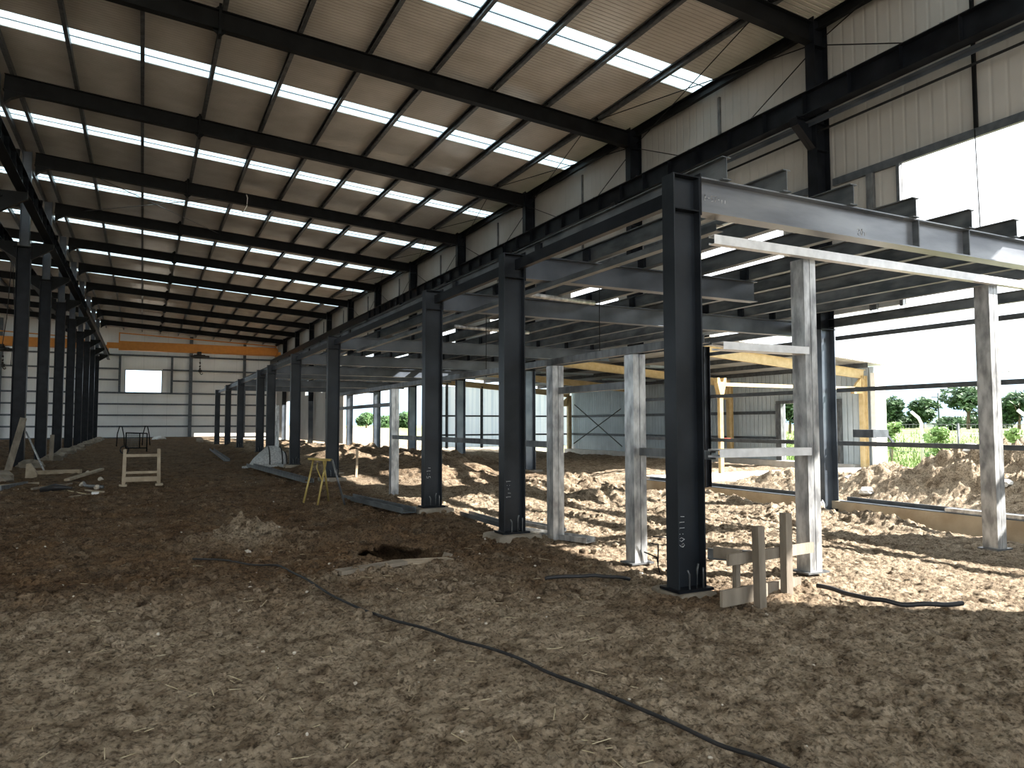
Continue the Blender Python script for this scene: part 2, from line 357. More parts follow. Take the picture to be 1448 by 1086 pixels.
# loose clods, pebbles and straw: beyond counting
def scatter(name, mt, n, rmin, rmax, label, pale=False, flat=.75):
    mb = MB(); rnd = random.Random(hash(name) % 1000 if False else len(name)*31)
    k = 0
    while k < n:
        t = rnd.random()
        y = 2.3+rnd.random()**1.5*20; x = rnd.uniform(-.45, 1.15)*y*.95+.3
        if x < -6 or x > 12.8: continue
        dens = .25+.75*(y > 5.9)*(x < 4.6)
        if (x > 4.8 and y > 5.2): dens = .35
        dens = min(1, dens+1.2*float(gs(np.array(x), np.array(y), 1.25, 10.2, .8, .6))+float(gs(np.array(x), np.array(y), 2.6, 7.6, 1.0, .5))+float(gs(np.array(x), np.array(y), 3.9, 6.0, 1.0, .45)))
        if rnd.random() > dens: continue
        r = rmin+(rmax-rmin)*rnd.random()**4
        if y < 5.5: r = min(r, .016)
        elif math.hypot(x-1.25, y-10.2) < .9: r *= 1.9
        mb._p = (x, y, r); k += 1
        PTS.append((x, y, r))
        mb.lump((x, y, 0), r, k, 6, 3, (rnd.uniform(.8, 1.3), rnd.uniform(.8, 1.3), flat))
    cs = np.array(PTS); z = terrain(cs[:, 0], cs[:, 1]); per = len(mb.v)//n
    for q in range(n):
        for w in range(per):
            a, b, c = mb.v[q*per+w]; mb.v[q*per+w] = (a, b, c+z[q]+cs[q, 2]*.25)
    mb.smooth = False
    o = mb.build(name, mt, None, (0,0,0)); tag(o, label, 'soil', kind='stuff')
    da = np.repeat(damp_shade_mask(cs[:, 0], cs[:, 1])*.8, per); a_ = o.data.attributes.new('damp_shade', 'FLOAT', 'POINT'); a_.data.foreach_set('value', da.astype(np.float32)); PTS.clear()
PTS = []
scatter('soil_clods', M['soil'], 9000, .006, .060, 'loose brown clods of earth strewn over the churned floor')
scatter('scattered_pebbles', M['pebble'], 420, .006, .022, 'small pale stones scattered over the brown earth')
mb = MB(); rnd = random.Random(11)
for k in range(520):
    y = 2.6+rnd.random()**1.3*15; x = rnd.uniform(-.4, .75)*y
    a = rnd.uniform(0, 6.28); l = rnd.uniform(.03, .13); z = th(x, y)+.008
    mb.bar((x, y, z), (x+l*math.cos(a), y+l*math.sin(a), z+rnd.uniform(-.004, .02)), .004, .003)
tag(mb.build('straw', M['straw']), 'bits of dry straw and twigs littering the earth', 'straw', kind='stuff')

# ------------------------------------------------------------------ roof
SKY = [(YB, )]
strips = [(f+3.28, f+4.14) for f in [Y0-2*BAY, Y0-BAY]+FR]
mb = MB(); y = YB; XR0 = -21.5; XR1 = 13.75
def roofslab(m, y0, y1, x0, x1, t=.05, dz=0):
    m.quadbox([(x0,y0,zr(x0)+dz),(x1,y0,zr(x1)+dz),(x1,y1,zr(x1)+dz),(x0,y1,zr(x0)+dz),(x0,y0,zr(x0)+t+dz),(x1,y0,zr(x1)+t+dz),(x1,y1,zr(x1)+t+dz),(x0,y1,zr(x0)+t+dz)])
for a, b in strips:
    roofslab(mb, y, a, XR0, XR1); y = b
    roofslab(mb, a, b, 13.35, XR1); roofslab(mb, a, b, XR0, -20.5)
roofslab(mb, y, YEND+.1, XR0, XR1)
struct('ceiling', mb, M['roof'], 'beige ribbed underside of the roof sheeting')
for k, (a, b) in enumerate(strips):
    if a < 8: 
        nm = ('closest to the open near gable', 'before the first rafter over the big opening')[k]
    else: nm = 'between the %s and %s rafters from the big opening' % (ORD[k-1], ORD[k]) if k < 12 else 'next to the far gable wall'
    mb = MB(); mid = (a+b)/2
    roofslab(mb, a-.03, mid-.01, -20.6, 13.4, .012, .02); roofslab(mb, mid+.01, b+.03, -20.6, 13.4, .012, .02)
    sk = S('skylight', mb, M['sky_sheet'], 'milky translucent roof light strip '+nm, 'skylight', (4, mid, zr(4)), 'translucent roof light strips')
    l = MB(); l.quadbox([(-20.5,mid-.012,zr(-20.5)+.0),(13.35,mid-.012,zr(13.35)),(13.35,mid+.012,zr(13.35)),(-20.5,mid+.012,zr(-20.5)),(-20.5,mid-.012,zr(-20.5)+.02),(13.35,mid-.012,zr(13.35)+.02),(13.35,mid+.012,zr(13.35)+.02),(-20.5,mid+.012,zr(-20.5)+.02)])
    l.build('lap_joint', M['galvdull'], sk)

PX = [11.9, 10.2, 8.5, 6.75, 5.0, 3.27, 1.54, -.18, -1.91, -3.5, -4.1, -5.8, -7.55, -9.3, -11.0]
for k, x in enumerate(PX):
    mb = MB(); z = zt(x)+.1
    mb.channel((x, YB, z), (x, YEND-.05, z), .2, .085, .012, side=-1, lip=.025)
    if k < 10: lb = 'long grey roof purlin, %s counted from the panelled side wall' % ORD[k+1]
    else: lb = 'long roof purlin over the neighbouring bay, %s beyond the crane column row' % ORD[k-9]
    S('roof_purlin', mb, M['purlin'], lb, 'purlin', (x, 30, z), 'roof purlins')
mb = MB(); mb.channel((13.3, YB, zt(13.3)+.04), (13.3, YEND-.05, zt(13.3)+.04), .26, .1, .02, side=-1)
S('eave_beam', mb, M['rafter'], 'dark steel eave beam running along the top of the panelled side wall', 'beam', (13.3, 30, zt(13.3)))

def rafter(y, x0, x1, label, splice=True, group='roof rafters'):
    t = T('roof_rafter', label, 'rafter', ((x0+x1)/2, y, zu((x0+x1)/2)), group)
    mb = MB(); A = V((x0, y, zu(x0)+.235)); B = V((x1, y, zu(x1)+.235))
    mb.ibeam(A, B, .47, .2, .018, .012)
    mb.build('beam', M['rafter'], t)
    if splice:
        for sx in (1.4,):
            m = MB(); z = zu(sx); m.box(sx-.03, sx+.03, y-.13, y+.13, z-.13, z+.60)
            for zz, q in ((z, -1), (z+.47, 1)): m.prism([(sx-.16, zz), (sx, zz), (sx, zz+q*.15)] if q > 0 else [(sx-.16, zz), (sx, zz-.15), (sx, zz)], 1, y-.012, y+.012); m.prism([(sx, zz), (sx+.16, zz), (sx, zz+.15)] if q > 0 else [(sx, zz-.15), (sx+.16, zz), (sx, zz)], 1, y-.012, y+.012)
            m.build('splice_plate', M['rafter'], t)
        for px in PX[:9]:
            if px > 4 and y < 50:
                m = MB(); m.bar((px-.1, y+.02, zu(px)+.05), (px-.02, y+.75, zt(px)+.06), .045, .008); m.build('fly_brace', M['rafter'], t)
        for px in PX[:9]:
            m = MB(); m.box(px-.06, px+.0, y-.05, y+.05, zt(px), zt(px)+.15); m.build('purlin_cleat', M['rafter'], t)
        m = MB(); xa, xb = -3.72, -2.5
        m.prism([(xa, zu(xa)-.38), (xa+.15, zu(xa)-.22), (xa+.45, zu(xa)-.06), (xb, zu(xb)), (xa, zu(xa))], 1, y-.09, y+.09)
        m.build('haunch', M['rafter'], t)
    return t
for k, y in enumerate(FR):
    rafter(y, -3.74, 13.0, 'dark steel roof rafter spanning the hall, %s counted from the big opening' % ORD[k+1])
    if k >= 3: rafter(y, -20.5, -4.22, 'dark rafter over the neighbouring bay, in line with the %s hall rafter' % ORD[k+1], False, 'rafters of the neighbouring bay')

# roof bracing rods
for q, (A, B) in enumerate((((-2.6, FR[3]+.1, zu(-2.6)+.3), (3.2, FR[4]-.1, zu(3.2)+.3)), ((3.2, FR[3]+.1, zu(3.2)+.3), (-2.6, FR[4]-.1, zu(-2.6)+.3)))):
    mb = MB(); mb.tube([A, B], .016, 6)
    S('bracing_rod', mb, M['galvdull'], ('thin diagonal roof bracing rod running from the crane column row', 'second thin roof rod crossing the first above the crane columns')[q], 'rod', A)
for k in range(-1, 6):
    y = Y0+BAY*k
    for q, (a, b) in enumerate(((0, 1), (1, 0))):
        mb = MB(); A = (13.2, y+.2+(BAY-.4)*a, 10.05); B = (11.7, y+.2+(BAY-.4)*b, zt(11.7)-.05)
        mb.tube([A, B], .013, 6)
        S('bracing_rod', mb, M['rafter'], 'thin roof rod by the side wall, %s bay, %s rod of the crossed pair' % (ORD[k+2], ORD[q+1]), 'rod', A, 'roof bracing rods by the side wall')
        mb = MB(); A = (13.25, y+(.2 if q == 0 else BAY-.2), 9.9); B = (13.25, y+BAY/2, 8.45)
        mb.tube([A, B], .013, 6)
        S('bracing_rod', mb, M['rafter'], 'thin slanting rod on the wall above the crane girder, %s bay, %s half' % (ORD[k+2], ('near', 'far')[q]), 'rod', A, 'wall bracing rods above the crane girder')
mb = MB(); mb.tube([(3.6, 31.4, 11.1), (3.66, 31.38, 10.9), (3.64, 31.36, 10.55), (3.52, 31.36, 10.3), (3.44, 31.36, 10.28)], .022, 6)
S('hanging_strap', mb, M['white'], 'pale strap dangling from a purlin below the fourth rafter', 'strap', (3.6, 31.4, 11.1))

# ------------------------------------------------------------------ side wall (right)
def panel(m, y0, y1, z0, z1): m.box(XW, XW+.1, y0, y1, z0, z1)
mb = MB(); TOP = 10.55
panel(mb, YB, -.9, -.3, TOP); panel(mb, -.9, 9.33, 6.86, TOP); panel(mb, -.9, 6.0, -.3, 3.3)  # last low stretch is unseen, added to shade the ground inside the curb
y = 9.33; WZ0, WZ1 = 4.25, 6.78
for k in range(0, NF-1):
    f = FR[k]; a, b = f+1.35, f+4.25
    panel(mb, y, a, 3.95, 6.86); panel(mb, a, b, 3.95, WZ0); panel(mb, a, b, WZ1, 6.86); y = b
panel(mb, y, YEND, 3.95, 6.86); panel(mb, 9.33, YEND, 6.86, TOP)
panel(mb, 55, 75, .1, 3.95); panel(mb, 79.5, YEND, .1, 3.95)
struct('wall_right', mb, M['wall'], 'tall cream panelled side wall with open lower part')
for k in range(-1, 9):
    y0 = Y0+BAY*k+.14; y1 = y0+BAY-.28
    mb = MB(); mb.channel((13.46, y0, 6.86), (13.46, y1, 6.86), .16, .075, .006, side=1)
    S('wall_girt', mb, M['girt'], ('steel rail along the lower edge of the hanging wall panels over the big opening' if k < 0 else 'steel rail at window head height on the side wall, %s bay past the opening' % ORD[k+1]), 'girt', (13.46, y0, 6.8), 'window head rails of the side wall')
for k in (-1, 0):
    for j, z in enumerate((3.4, 2.27, 1.13)):
        y0 = Y0+BAY*k+.14; y1 = y0+BAY-.28
        mb = MB(); mb.channel((13.42, y0, z), (13.42, y1, z), .09, .06, .006, side=1)
        S('wall_girt', mb, M['girt'], '%s horizontal rail %s' % (('top', 'middle', 'lowest')[j], ('across the big opening with the field behind', 'between the first and second wall columns, past the big opening')[k+1]), 'girt', (13.42, y0, z), 'open wall rails')
# jamb posts by the big opening
for y, w, lb in ((9.36, .07, 'slim steel jamb post at the edge of the big wall opening'), (10.0, .16, 'channel post on the wall panel beside the big opening')):
    mb = MB(); mb.channel((13.45, y, 3.9), (13.45, y, 6.78), w, .07, .006, up=(0,1,0), side=-1)
    S('jamb_post', mb, M['girt' if w < .1 else 'galvdull'], lb, 'post', (13.45, y, 3.9))
for k in range(0, 8):
    y = Y0+BAY*(k+.5)
    mb = MB(); mb.box(13.49, 13.55, y-.035, y+.035, 7.0, 10.24)
    S('panel_rail', mb, M['galvdull'], 'narrow upright rail on the cream wall panels, %s bay past the big opening' % ORD[k+1], 'rail', (13.5, y, 7.0), 'upright wall panel rails')
mb = MB(); mb.box(13.47, 13.52, 7.79, 7.85, 6.86, 10.0)
S('panel_rail', mb, M['rafter'], 'dark upright strip on the wall panel above the big opening', 'rail', (13.5, 7.8, 6.86))
mb = MB(); mb.tube([(13.4, 7.79, 6.9), (13.41, 7.77, 5.5), (13.4, 7.73, 3.6), (13.42, 7.7, 2.6)], .009, 6)
S('hanging_cable', mb, M['rafter'], 'thin cable hanging down across the big wall opening', 'cable', (13.4, 7.79, 6.9))
mb = MB(); mb.tube([(13.2, YB, 8.02), (13.2, 30, 8.0), (13.2, YEND-1, 8.02)], .025, 6)
S('cable_conduit', mb, M['rafter'], 'dark conduit run along the side wall just under the crane girder', 'conduit', (13.2, 0, 8.0))

# curb with steel sill
mb = MB(); mb.box(13.34, 13.66, 3.0, 17.9, -.62, -.11); struct('curb', mb, M['curb'], 'dirty concrete curb along the open side wall')
for q, (a, b) in enumerate(((6.1, 10.85), (11.3, 17.7))):
    mb = MB(); mb.box(13.36, 13.64, a, b, -.11, -.095); mb.box(13.58, 13.62, a, b, -.095, -.02)
    S('sill_channel', mb, M['girt'], ('steel sill lying on the curb under the big opening', 'steel sill lying on the curb past the first wall column')[q], 'sill', (13.5, a, -.1))
mb = MB(); mb.channel((13.42, 5.9, -.06), (13.42, 8.6, -.06), .07, .16, .008, side=1)
S('steel_channel', mb, M['galv'], 'bright loose channel laid on the curb under the big opening', 'channel', (13.42, 7, -.1))

# ------------------------------------------------------------------ hall columns on the side wall
def wall_column(k):
    y = FR[k]
    zb = -.3 if k == 0 else th(13.1, y)-.05
    t = T('wall_column', 'dark steel wall column with crane bracket, %s along the panelled wall from the big opening' % ORD[k+1], 'column', (13.2, y, zb), 'columns along the panelled wall')
    mb = MB(); mb.ibeam((13.21, y, 3.6), (13.21, y, zt(13.2)+.12), .42, .25, .018, .012, up=(1,0,0)); mb.build('shaft', M['dark'], t)
    mb = MB(); mb.ibeam((13.21, y, zb), (13.21, y, 3.6), .42, .25, .018, .012, up=(1,0,0)); mb.build('lower_shaft', M['slate'], t)
    mb = MB(); mb.prism([(13.0, 7.55), (12.52, 8.0), (12.45, 8.18), (13.0, 8.18)], 1, y-.008, y+.008)
    mb.bar((13.0, y, 7.58), (12.5, y, 8.02), .2, .016, (1,0,1)); mb.box(12.42, 13.0, y-.1, y+.1, 8.17, 8.19); mb.bar((12.47, y, 8.0), (12.44, y, 8.18), .2, .02, (1,0,0))
    mb.build('crane_bracket', M['dark'], t)
    for z in (7.55, 8.15, 9.9):
        mb = MB(); mb.box(13.02, 13.4, y-.11, y+.11, z, z+.012); mb.build('stiffener', M['dark'], t)
    mb = MB(); mb.box(12.93, 13.46, y-.17, y+.17, zb-.02, zb+.03); mb.build('base_plate', M['dark'], t)
    if k < 5:
        for s in (-1, 1):
            mb = MB(); mb.tube([(12.97, y+s*.08, zb), (12.97, y+s*.08, zb+.2)], .012, 6); mb.build('anchor_bolt', M['galv'], t)
        mb = MB(); mb.box(12.96, 13.42, y-.16, y+.16, 3.58, 3.6); mb.build('splice_plate', M['dark'], t)
    if k < 4: return t
    return t
for k in range(NF): 
    t = wall_column(k)
    if k in (0,):
        for s in (-.36, -.28):
            mb = MB(); z = -.32
            mb.tube([(13.0+s-.04, 10.76, z), (13.0+s-.04, 10.76, z+.2), (13.0+s, 10.76, z+.27), (13.0+s+.04, 10.76, z+.2), (13.0+s+.04, 10.76, z)], .014, 7)
            mb.build('anchor_loop', M['white'], t)
    zb = th(13.1, FR[k])
    if k < 5:
        if k == 0: zb = -.3
        mb = MB(); mb.box(12.8, 13.6, FR[k]-.35, FR[k]+.35, zb-.4, zb-.02)
        S('concrete_footing', mb, M['conc'], 'concrete pad under the %s wall column from the big opening' % ORD[k+1], 'footing', (13.2, FR[k], zb-.4), 'pads under the wall columns')
mb = MB(); mb.ibeam((13.3, 14.9, -.12), (13.3, 14.9, 3.6), .2, .15, .012, .008, up=(1,0,0))
S('mid_post', mb, M['dark'], 'slim dark post standing on the curb midway between first and second wall columns', 'post', (13.3, 14.9, -.12))
mb = MB(); mb.ibeam((13.42, -1, 3.74), (13.42, 53, 3.74), .19, .1, .01, .008)
S('edge_beam', mb, M['joist'], 'long edge beam of the mezzanine running along the open side wall', 'beam', (13.42, 20, 3.74))

# ------------------------------------------------------------------ crane girders
def girder(x, label, y0, y1, stiff, side):
    t = T('crane_girder', label, 'girder', (x, y0, 8.2))
    mb = MB(); mb.ibeam((x, y0, 8.45), (x, y1, 8.45), .5, .26, .016, .01); mb.build('beam', M['dark'], t)
    mb = MB(); mb.box(x-.03, x+.03, y0, y1, 8.7, 8.76); mb.build('rail', M['rafter'], t)
    for y in stiff:
        mb = MB(); mb.box(x-.12, x+.12, y-.006, y+.006, 8.216, 8.684); mb.build('stiffener', M['dark'], t)
    for y in stiff[::2]:
        mb = MB(); mb.box(x-.09, x-.05, y+.3, y+.36, 8.7, 8.74); mb.build('rail_clip', M['galvdull'], t)
    if side:
        mb = MB(); mb.box(x+.1, x+.22, y0, y1, 8.13, 8.15); mb.box(x+.2, x+.22, y0, y1, 8.06, 8.13); mb.build('cable_tray', M['slate'], t)
girder(12.7, 'long dark crane girder with rail carried on the brackets of the wall columns', -2.5, YEND-.5, list(np.arange(3, 45, 1.131)), True)
girder(-3.22, 'crane girder on the hall side of the free standing crane columns', 14, YEND-.5, list(np.arange(18, 50, 1.131)), False)
girder(-4.76, 'crane girder on the neighbouring bay side of the free standing crane columns', 14, YEND-.5, list(np.arange(18, 50, 1.131)), False)

# free standing crane columns on the left
for k in range(2, NF):
    y = FR[k]; zb = th(XL, y)-.06
    t = T('crane_column', 'free standing dark crane column, %s of the row towards the far wall' % ORD[k-1], 'column', (XL, y, zb), 'free standing crane columns')
    mb = MB(); mb.ibeam((XL, y, zb), (XL, y, 8.0), .44, .3, .02, .014, up=(1,0,0)); mb.build('shaft', M['dark'], t)
    mb = MB(); mb.ibeam((XL, y, 8.0), (XL, y, zt(XL)), .3, .25, .016, .012, up=(1,0,0)); mb.build('upper_shaft', M['xbeam'], t)
    for s in (-1, 1):
        mb = MB(); mb.prism([(XL+s*.22, 7.55), (XL+s*.9, 8.0), (XL+s*.92, 8.18), (XL+s*.22, 8.18)], 1, y-.09, y+.09); mb.build('crane_bracket', M['rafter'], t)
    mb = MB(); mb.box(XL-.3, XL+.3, y-.17, y+.17, 7.98, 8.02); mb.build('cap_plate', M['rafter'], t)
    mb = MB(); mb.box(XL-.32, XL+.32, y-.22, y+.22, zb-.02, zb+.06); mb.build('base_plate', M['dark'], t)
    mb = MB(); mb.lump((XL+.45, y-.2, zb+.1), .34, k, 9, 6, (1.3, .8, .75)); mb.smooth = False
    S('broken_concrete', mb, M['conc'], 'rough concrete lump at the foot of the %s free standing crane column' % ORD[k-1], 'rubble', (XL+.4, y-.2, zb), 'concrete lumps along the crane columns')
    if k < NF-1 and k > 3:
        mb = MB(); mb.lump((XL+.5, y+2.6, th(XL+.5, y+2.6)+.08), .3, 40+k, 9, 6, (1.2, 1.0, .7))
        S('broken_concrete', mb, M['conc'], 'rough concrete lump lying between the %s and %s free standing crane columns' % (ORD[k-1], ORD[k]), 'rubble', (XL+.5, y+2.6, 0), 'concrete lumps along the crane columns')

# ------------------------------------------------------------------ far gable wall
mb = MB()
def fpanel(x0, x1, z0, z1): mb.box(x0, x1, YEND, YEND+.1, z0, z1)
WX0, WX1, WB, WT = -1.66, 1.72, 4.95, 7.25
fpanel(-21.5, WX0, .1, 13); fpanel(WX1, 5.0, .1, 12); fpanel(WX0, WX1, .1, WB); fpanel(WX0, WX1, WT, 12); fpanel(5.0, 13.65, .62, 11.3)
struct('wall_far', mb, M['wallfar'], 'pale panelled gable wall at the far end')
wf = MB()
for a, b, c, d in ((WX0-.06, WX0, WB-.06, WT+.06), (WX1, WX1+.06, WB-.06, WT+.06), (WX0, WX1, WB-.06, WB), (WX0, WX1, WT, WT+.06)): wf.box(a, b, YEND-.06, YEND, c, d)
o = struct('window_1', wf, M['girt'], 'bright square window opening in the far gable wall')
mb = MB(); mb.box(-21.6, -21.5, YB, 30, -.3, 13); mb.box(-21.6, -21.5, 30, YEND, 7, 13)
for k in range(8): mb.box(-21.6, -21.5, 31+k*7, 32.5+k*7, -.3, 7)  # unseen low openings between these piers, added to light the far wall
struct('wall_left', mb, M['wall'], 'unseen panelled wall of the neighbouring bay, opened low to light the far end')
for j, z in enumerate((8.8, 7.35, 6.2, 4.86, 3.69, 2.53, 1.37, .17)):
    segs = [(-21, 13.3)] if z in (8.8, 4.86, 3.69, 2.53, 1.37, .17) else [(-21, -2.2 if z > 7 else -2.2), (2.7 if z < 7 else 1.8, 13.3)]
    for q, (a, b) in enumerate(segs):
        mb = MB(); mb.channel((a, YEND-.1, z), (b, YEND-.1, z), .17, .09, .01, side=-1)
        extra = '' if len(segs) == 1 else (', crane column side', ', past the window')[q]
        S('gable_girt', mb, M['girt'], 'horizontal rail on the far gable wall, %s from the top%s' % (ORD[j+1], extra), 'girt', (a, YEND-.1, z), 'far gable wall rails')
for x, z0, z1, w, lb in ((-2.2, 4.86, 8.8, .22, 'short upright frame post beside the bright far window, crane column side'), (2.7, 4.86, 8.8, .22, 'short upright frame post past the bright far window, hoist side'), (4.55, .1, 11.0, .34, 'tall gable post rising from floor to roof under the hoist'), (-12.5, .1, 12, .34, 'tall gable post in the neighbouring bay'),(10.0, .1, 10.6, .3, 'tall gable post behind the mezzanine columns')):
    mb = MB(); mb.ibeam((x, YEND-.26, z0), (x, YEND-.26, z1), .2, w, .014, .01, up=(0,1,0))
    S('gable_post', mb, M['girt'], lb, 'post', (x, YEND-.26, z0))

# ------------------------------------------------------------------ bridge cranes
def crane(x0, x1, yc, hoistx, label, cat='overhead crane'):
    t = T('bridge_crane', label, cat, ((x0+x1)/2, yc, 8.76))
    mb = MB(); mb.prism([(x0+1.0, 8.82), (x0+1.3, 8.78), (x1-.35, 8.86), (x1-.1, 8.95), (x1-.1, 9.6), (x1-.35, 9.65), (x0+1.0, 9.68)], 1, yc-.2, yc+.2); mb.build('bridge_beam', M['orange'], t)
    mb = MB(); mb.box(x0+1.0, x1-.1, yc-.26, yc+.26, 8.78, 8.81); mb.build('bottom_flange', M['orange'], t)
    for s, x in ((1, x0), (-1, x1)):
        mb = MB(); mb.box(x-.12, x+.12, yc-1.3, yc+1.3, 8.78, 9.12); mb.box(min(x, x+s*1.1), max(x, x+s*1.1), yc-.18, yc+.18, 8.95, 9.5); mb.build('end_carriage', M['orange'], t)
    mb = MB(); mb.box(x0+1.0, x0+1.1, yc-.05, yc+.05, 9.68, 10.5); mb.bar((x0+1.0, yc, 10.47), (x1-.2, yc, 9.82), .1, .1); mb.box(x1-.25, x1-.17, yc-.05, yc+.05, 9.6, 9.85); mb.build('cable_rail', M['orange'], t)
    h = MB(); h.box(hoistx-.5, hoistx+.55, yc-.3, yc+.3, 8.28, 8.62); h.box(hoistx-.2, hoistx+.2, yc-.34, yc+.34, 8.6, 8.9); h.tube([(hoistx-.8, yc, 8.45), (hoistx+.95, yc, 8.45)], .12, 10)
    ho = h.build('hoist', M['black'], t)
    c = MB(); c.tube([(hoistx+.1, yc, 8.3), (hoistx+.12, yc, 7.0)], .03, 6)
    for z in (7.8, 7.45, 7.2): c.lump((hoistx+.1, yc, z), .1, int(z*10), 7, 4)
    c.build('chain', M['black'], ho)
    c = MB(); c.box(hoistx-.05, hoistx+.28, yc-.1, yc+.1, 6.85, 7.1); c.tube([(hoistx+.12, yc, 6.9), (hoistx+.12, yc, 6.75), (hoistx+.25, yc, 6.62), (hoistx+.36, yc, 6.7), (hoistx+.33, yc, 6.8)], .045, 7); c.build('hook', M['black'], ho)
crane(-3.22, 12.7, 80.2, 5.0, 'orange overhead travelling crane spanning the hall by the far gable wall')
crane(-20.2, -4.76, 80.2, -11.6, 'orange overhead crane in the neighbouring bay, seen between the crane columns')
mb = MB(); mb.tube([(-6.2, 45, 10.4), (-6.0, 45, 7), (-6.1, 45, 4.6)], .02, 6); mb.tube([(-6.2, 45, 10.4), (-6.35, 45, 7), (-6.5, 45, 5.6)], .02, 6)
S('hanging_cable', mb, M['black'], 'two dark ropes hanging down behind the free standing crane columns', 'rope', (-6.2, 45, 10.4))

# ------------------------------------------------------------------ mezzanine
MY = [5.335, 8.885, 11.97, 19.4, 24.75, 29.9, 32.8, 39.9, 46.0, 52.8]
MT = 3.885
def strokes(mb, glyphs, org, ux, uz, s):
    G = {'6': [[(.5,1),(.1,.6),(0,.25),(.25,0),(.5,.2),(.3,.48),(.05,.3)]], '9': [[(.5,.75),(.25,.5),(0,.75),(.25,1),(.5,.8),(.45,.3),(.15,0)]], '0': [[(.25,0),(0,.5),(.25,1),(.5,.5),(.25,0)]],
         '1': [[(.1,.8),(.25,1),(.25,0)]], ':': [[(.2,.7),(.22,.8)], [(.2,.2),(.22,.3)]], '2': [[(0,.8),(.25,1),(.5,.75),(0,0),(.5,0)]], 'T': [[(0,1),(.5,1)], [(.25,1),(.25,0)]], 'B': [[(0,0),(0,1),(.4,.8),(0,.5),(.45,.25),(0,0)]], '7': [[(0,1),(.5,1),(.2,0)]], '5': [[(.5,1),(.05,1),(0,.55),(.4,.5),(.4,.1),(0,0)]], '-': [[(.1,.5),(.4,.5)]], 'i': [[(.2,0),(.25,.6)]]}
    org, ux, uz = V(org), V(ux), V(uz); x = 0
    for g in glyphs:
        for st in G.get(g, []):
            mb.tube([org+ux*(x+a*s)+uz*(b*s) for a, b in st], .0028, 5)
        x += s*.75
for k, y in enumerate(MY):
    zb = max(th(4.2, y-.3), th(4.5, y))+.085
    if k == 0: zb = .04
    t = T('mezzanine_column', 'dark steel column under the mezzanine edge, %s counted from the corner nearest the camera' % ORD[k+1] if k else 'big dark steel corner column of the mezzanine with chalk numbers', 'column', (4.5, y, zb), 'columns along the mezzanine edge')
    mb = MB(); mb.ibeam((4.5, y, zb+.02), (4.5, y, MT), .32, .17, .014, .01, up=(1,0,0)); mb.build('shaft', M['column'], t)
    for z in (MT-.012, 3.55):
        mb = MB(); mb.box(4.355, 4.645, y-.084, y+.084, z, z+.012); mb.build('stiffener', M['dark'], t)
    mb = MB(); mb.box(4.3, 4.70, y-.14, y+.14, zb-.005, zb+.02); mb.build('base_plate', M['dark'], t)
    for (dx, dy, hh, ln) in ((-.06, -.11, .19, -.02), (.03, -.11, .24, .015), (.1, -.11, .2, .0), (.02, .11, .2, 0)):
        mb = MB(); mb.tube([(4.5+dx, y+dy, zb), (4.5+dx, y+dy, zb+hh*.8), (4.5+dx+ln, y+dy, zb+hh)], .009, 6); mb.build('anchor_bolt', M['galvdull'], t)
    if k < 3:
        mb = MB(); strokes(mb, ('60:11i', '1i-:1', '5:1i')[k], (4.475, y-.0075, (.42, .55, .62)[k]), (0,0,1), (-1,0,0), .07); mb.build('chalk_marks', M['chalk'], t)
    if k < 6:
        mb = MB(); w = .31 if k else .2
        mb.prism([(4.5-w*1.15, zb-.28), (4.5+w*1.15, zb-.28), (4.5+w, zb-.02), (4.5+w*.8, zb-.006), (4.5-w*.8, zb-.006), (4.5-w, zb-.02)], 1, y-(.26 if k else .17), y+.26)
        S('concrete_footing', mb, M['conc'], 'concrete pad under the %s mezzanine column' % (ORD[k+1] if k else 'big corner'), 'footing', (4.5, y, zb-.28), 'pads under the mezzanine columns')
    # cross beam from this column to the wall side
    if k < 9:
        b = T('floor_beam', 'grey steel floor beam crossing above from the %s mezzanine column to the side wall' % ORD[k+1] if k else 'grey front edge beam of the mezzanine with chalk marks', 'beam', (9, y, 3.55), 'mezzanine floor beams')
        mb = MB(); xe = 9.0 if k == 1 else 13.3; mb.ibeam((4.67, y, 3.725), (xe, y, 3.725), .335, .17, .014, .01); mb.build('beam', M['beam' if k == 0 else 'xbeam'], b)
        mb = MB(); mb.box(4.655, 4.672, y-.09, y+.09, 3.52, 3.92); mb.build('end_plate', M['dark'], b)
        if k == 0:
            for x in (7.9, 8.85):
                mb = MB(); mb.box(x-.008, x+.008, y-.083, y-.006, 3.57, 3.878); mb.build('stiffener', M['joist'], b)
            mb = MB(); strokes(mb, 'B-57-ii', (4.78, y-.0075, 3.7), (1,0,0), (0,0,1), .055); strokes(mb, '20i', (6.95, y-.0075, 3.62), (1,0,0), (0,0,1), .07); mb.build('chalk_marks', M['chalk'], b)
for j in range(len(MY)-1):
    mb = MB(); mb.channel((4.5, MY[j]+.1, 3.725), (4.5, MY[j+1]-.1, 3.725), .14, .07, .008, side=1)
    S('edge_rail', mb, M['dark'], 'dark edge channel between the %s and %s mezzanine columns' % (ORD[j+1], ORD[j+2]), 'rail', (4.5, MY[j], 3.7), 'edge channels of the mezzanine')
JX = [4.95, 5.75, 6.74, 7.78, 8.82, 9.75, 10.75, 11.75, 12.7]
for j, x in enumerate(JX):
    t = T('floor_joist', 'long grey steel floor joist on top of the mezzanine beams, %s from the dark columns' % ORD[j+1], 'joist', (x, 5.25, MT+.01), 'mezzanine floor joists')
    mb = MB(); mb.ibeam((x, 5.2, MT+.117), (x, 53, MT+.117), .225, .11, .01, .008); mb.build('beam', M['joist'], t)
    for y in MY[1:5]:
        if x > 9 and y == MY[1]: continue
        mb = MB(); mb.box(x-.045, x-.006, y-.08, y+.08, MT+.006, MT+.2); mb.build('cleat', M['dark'], t)
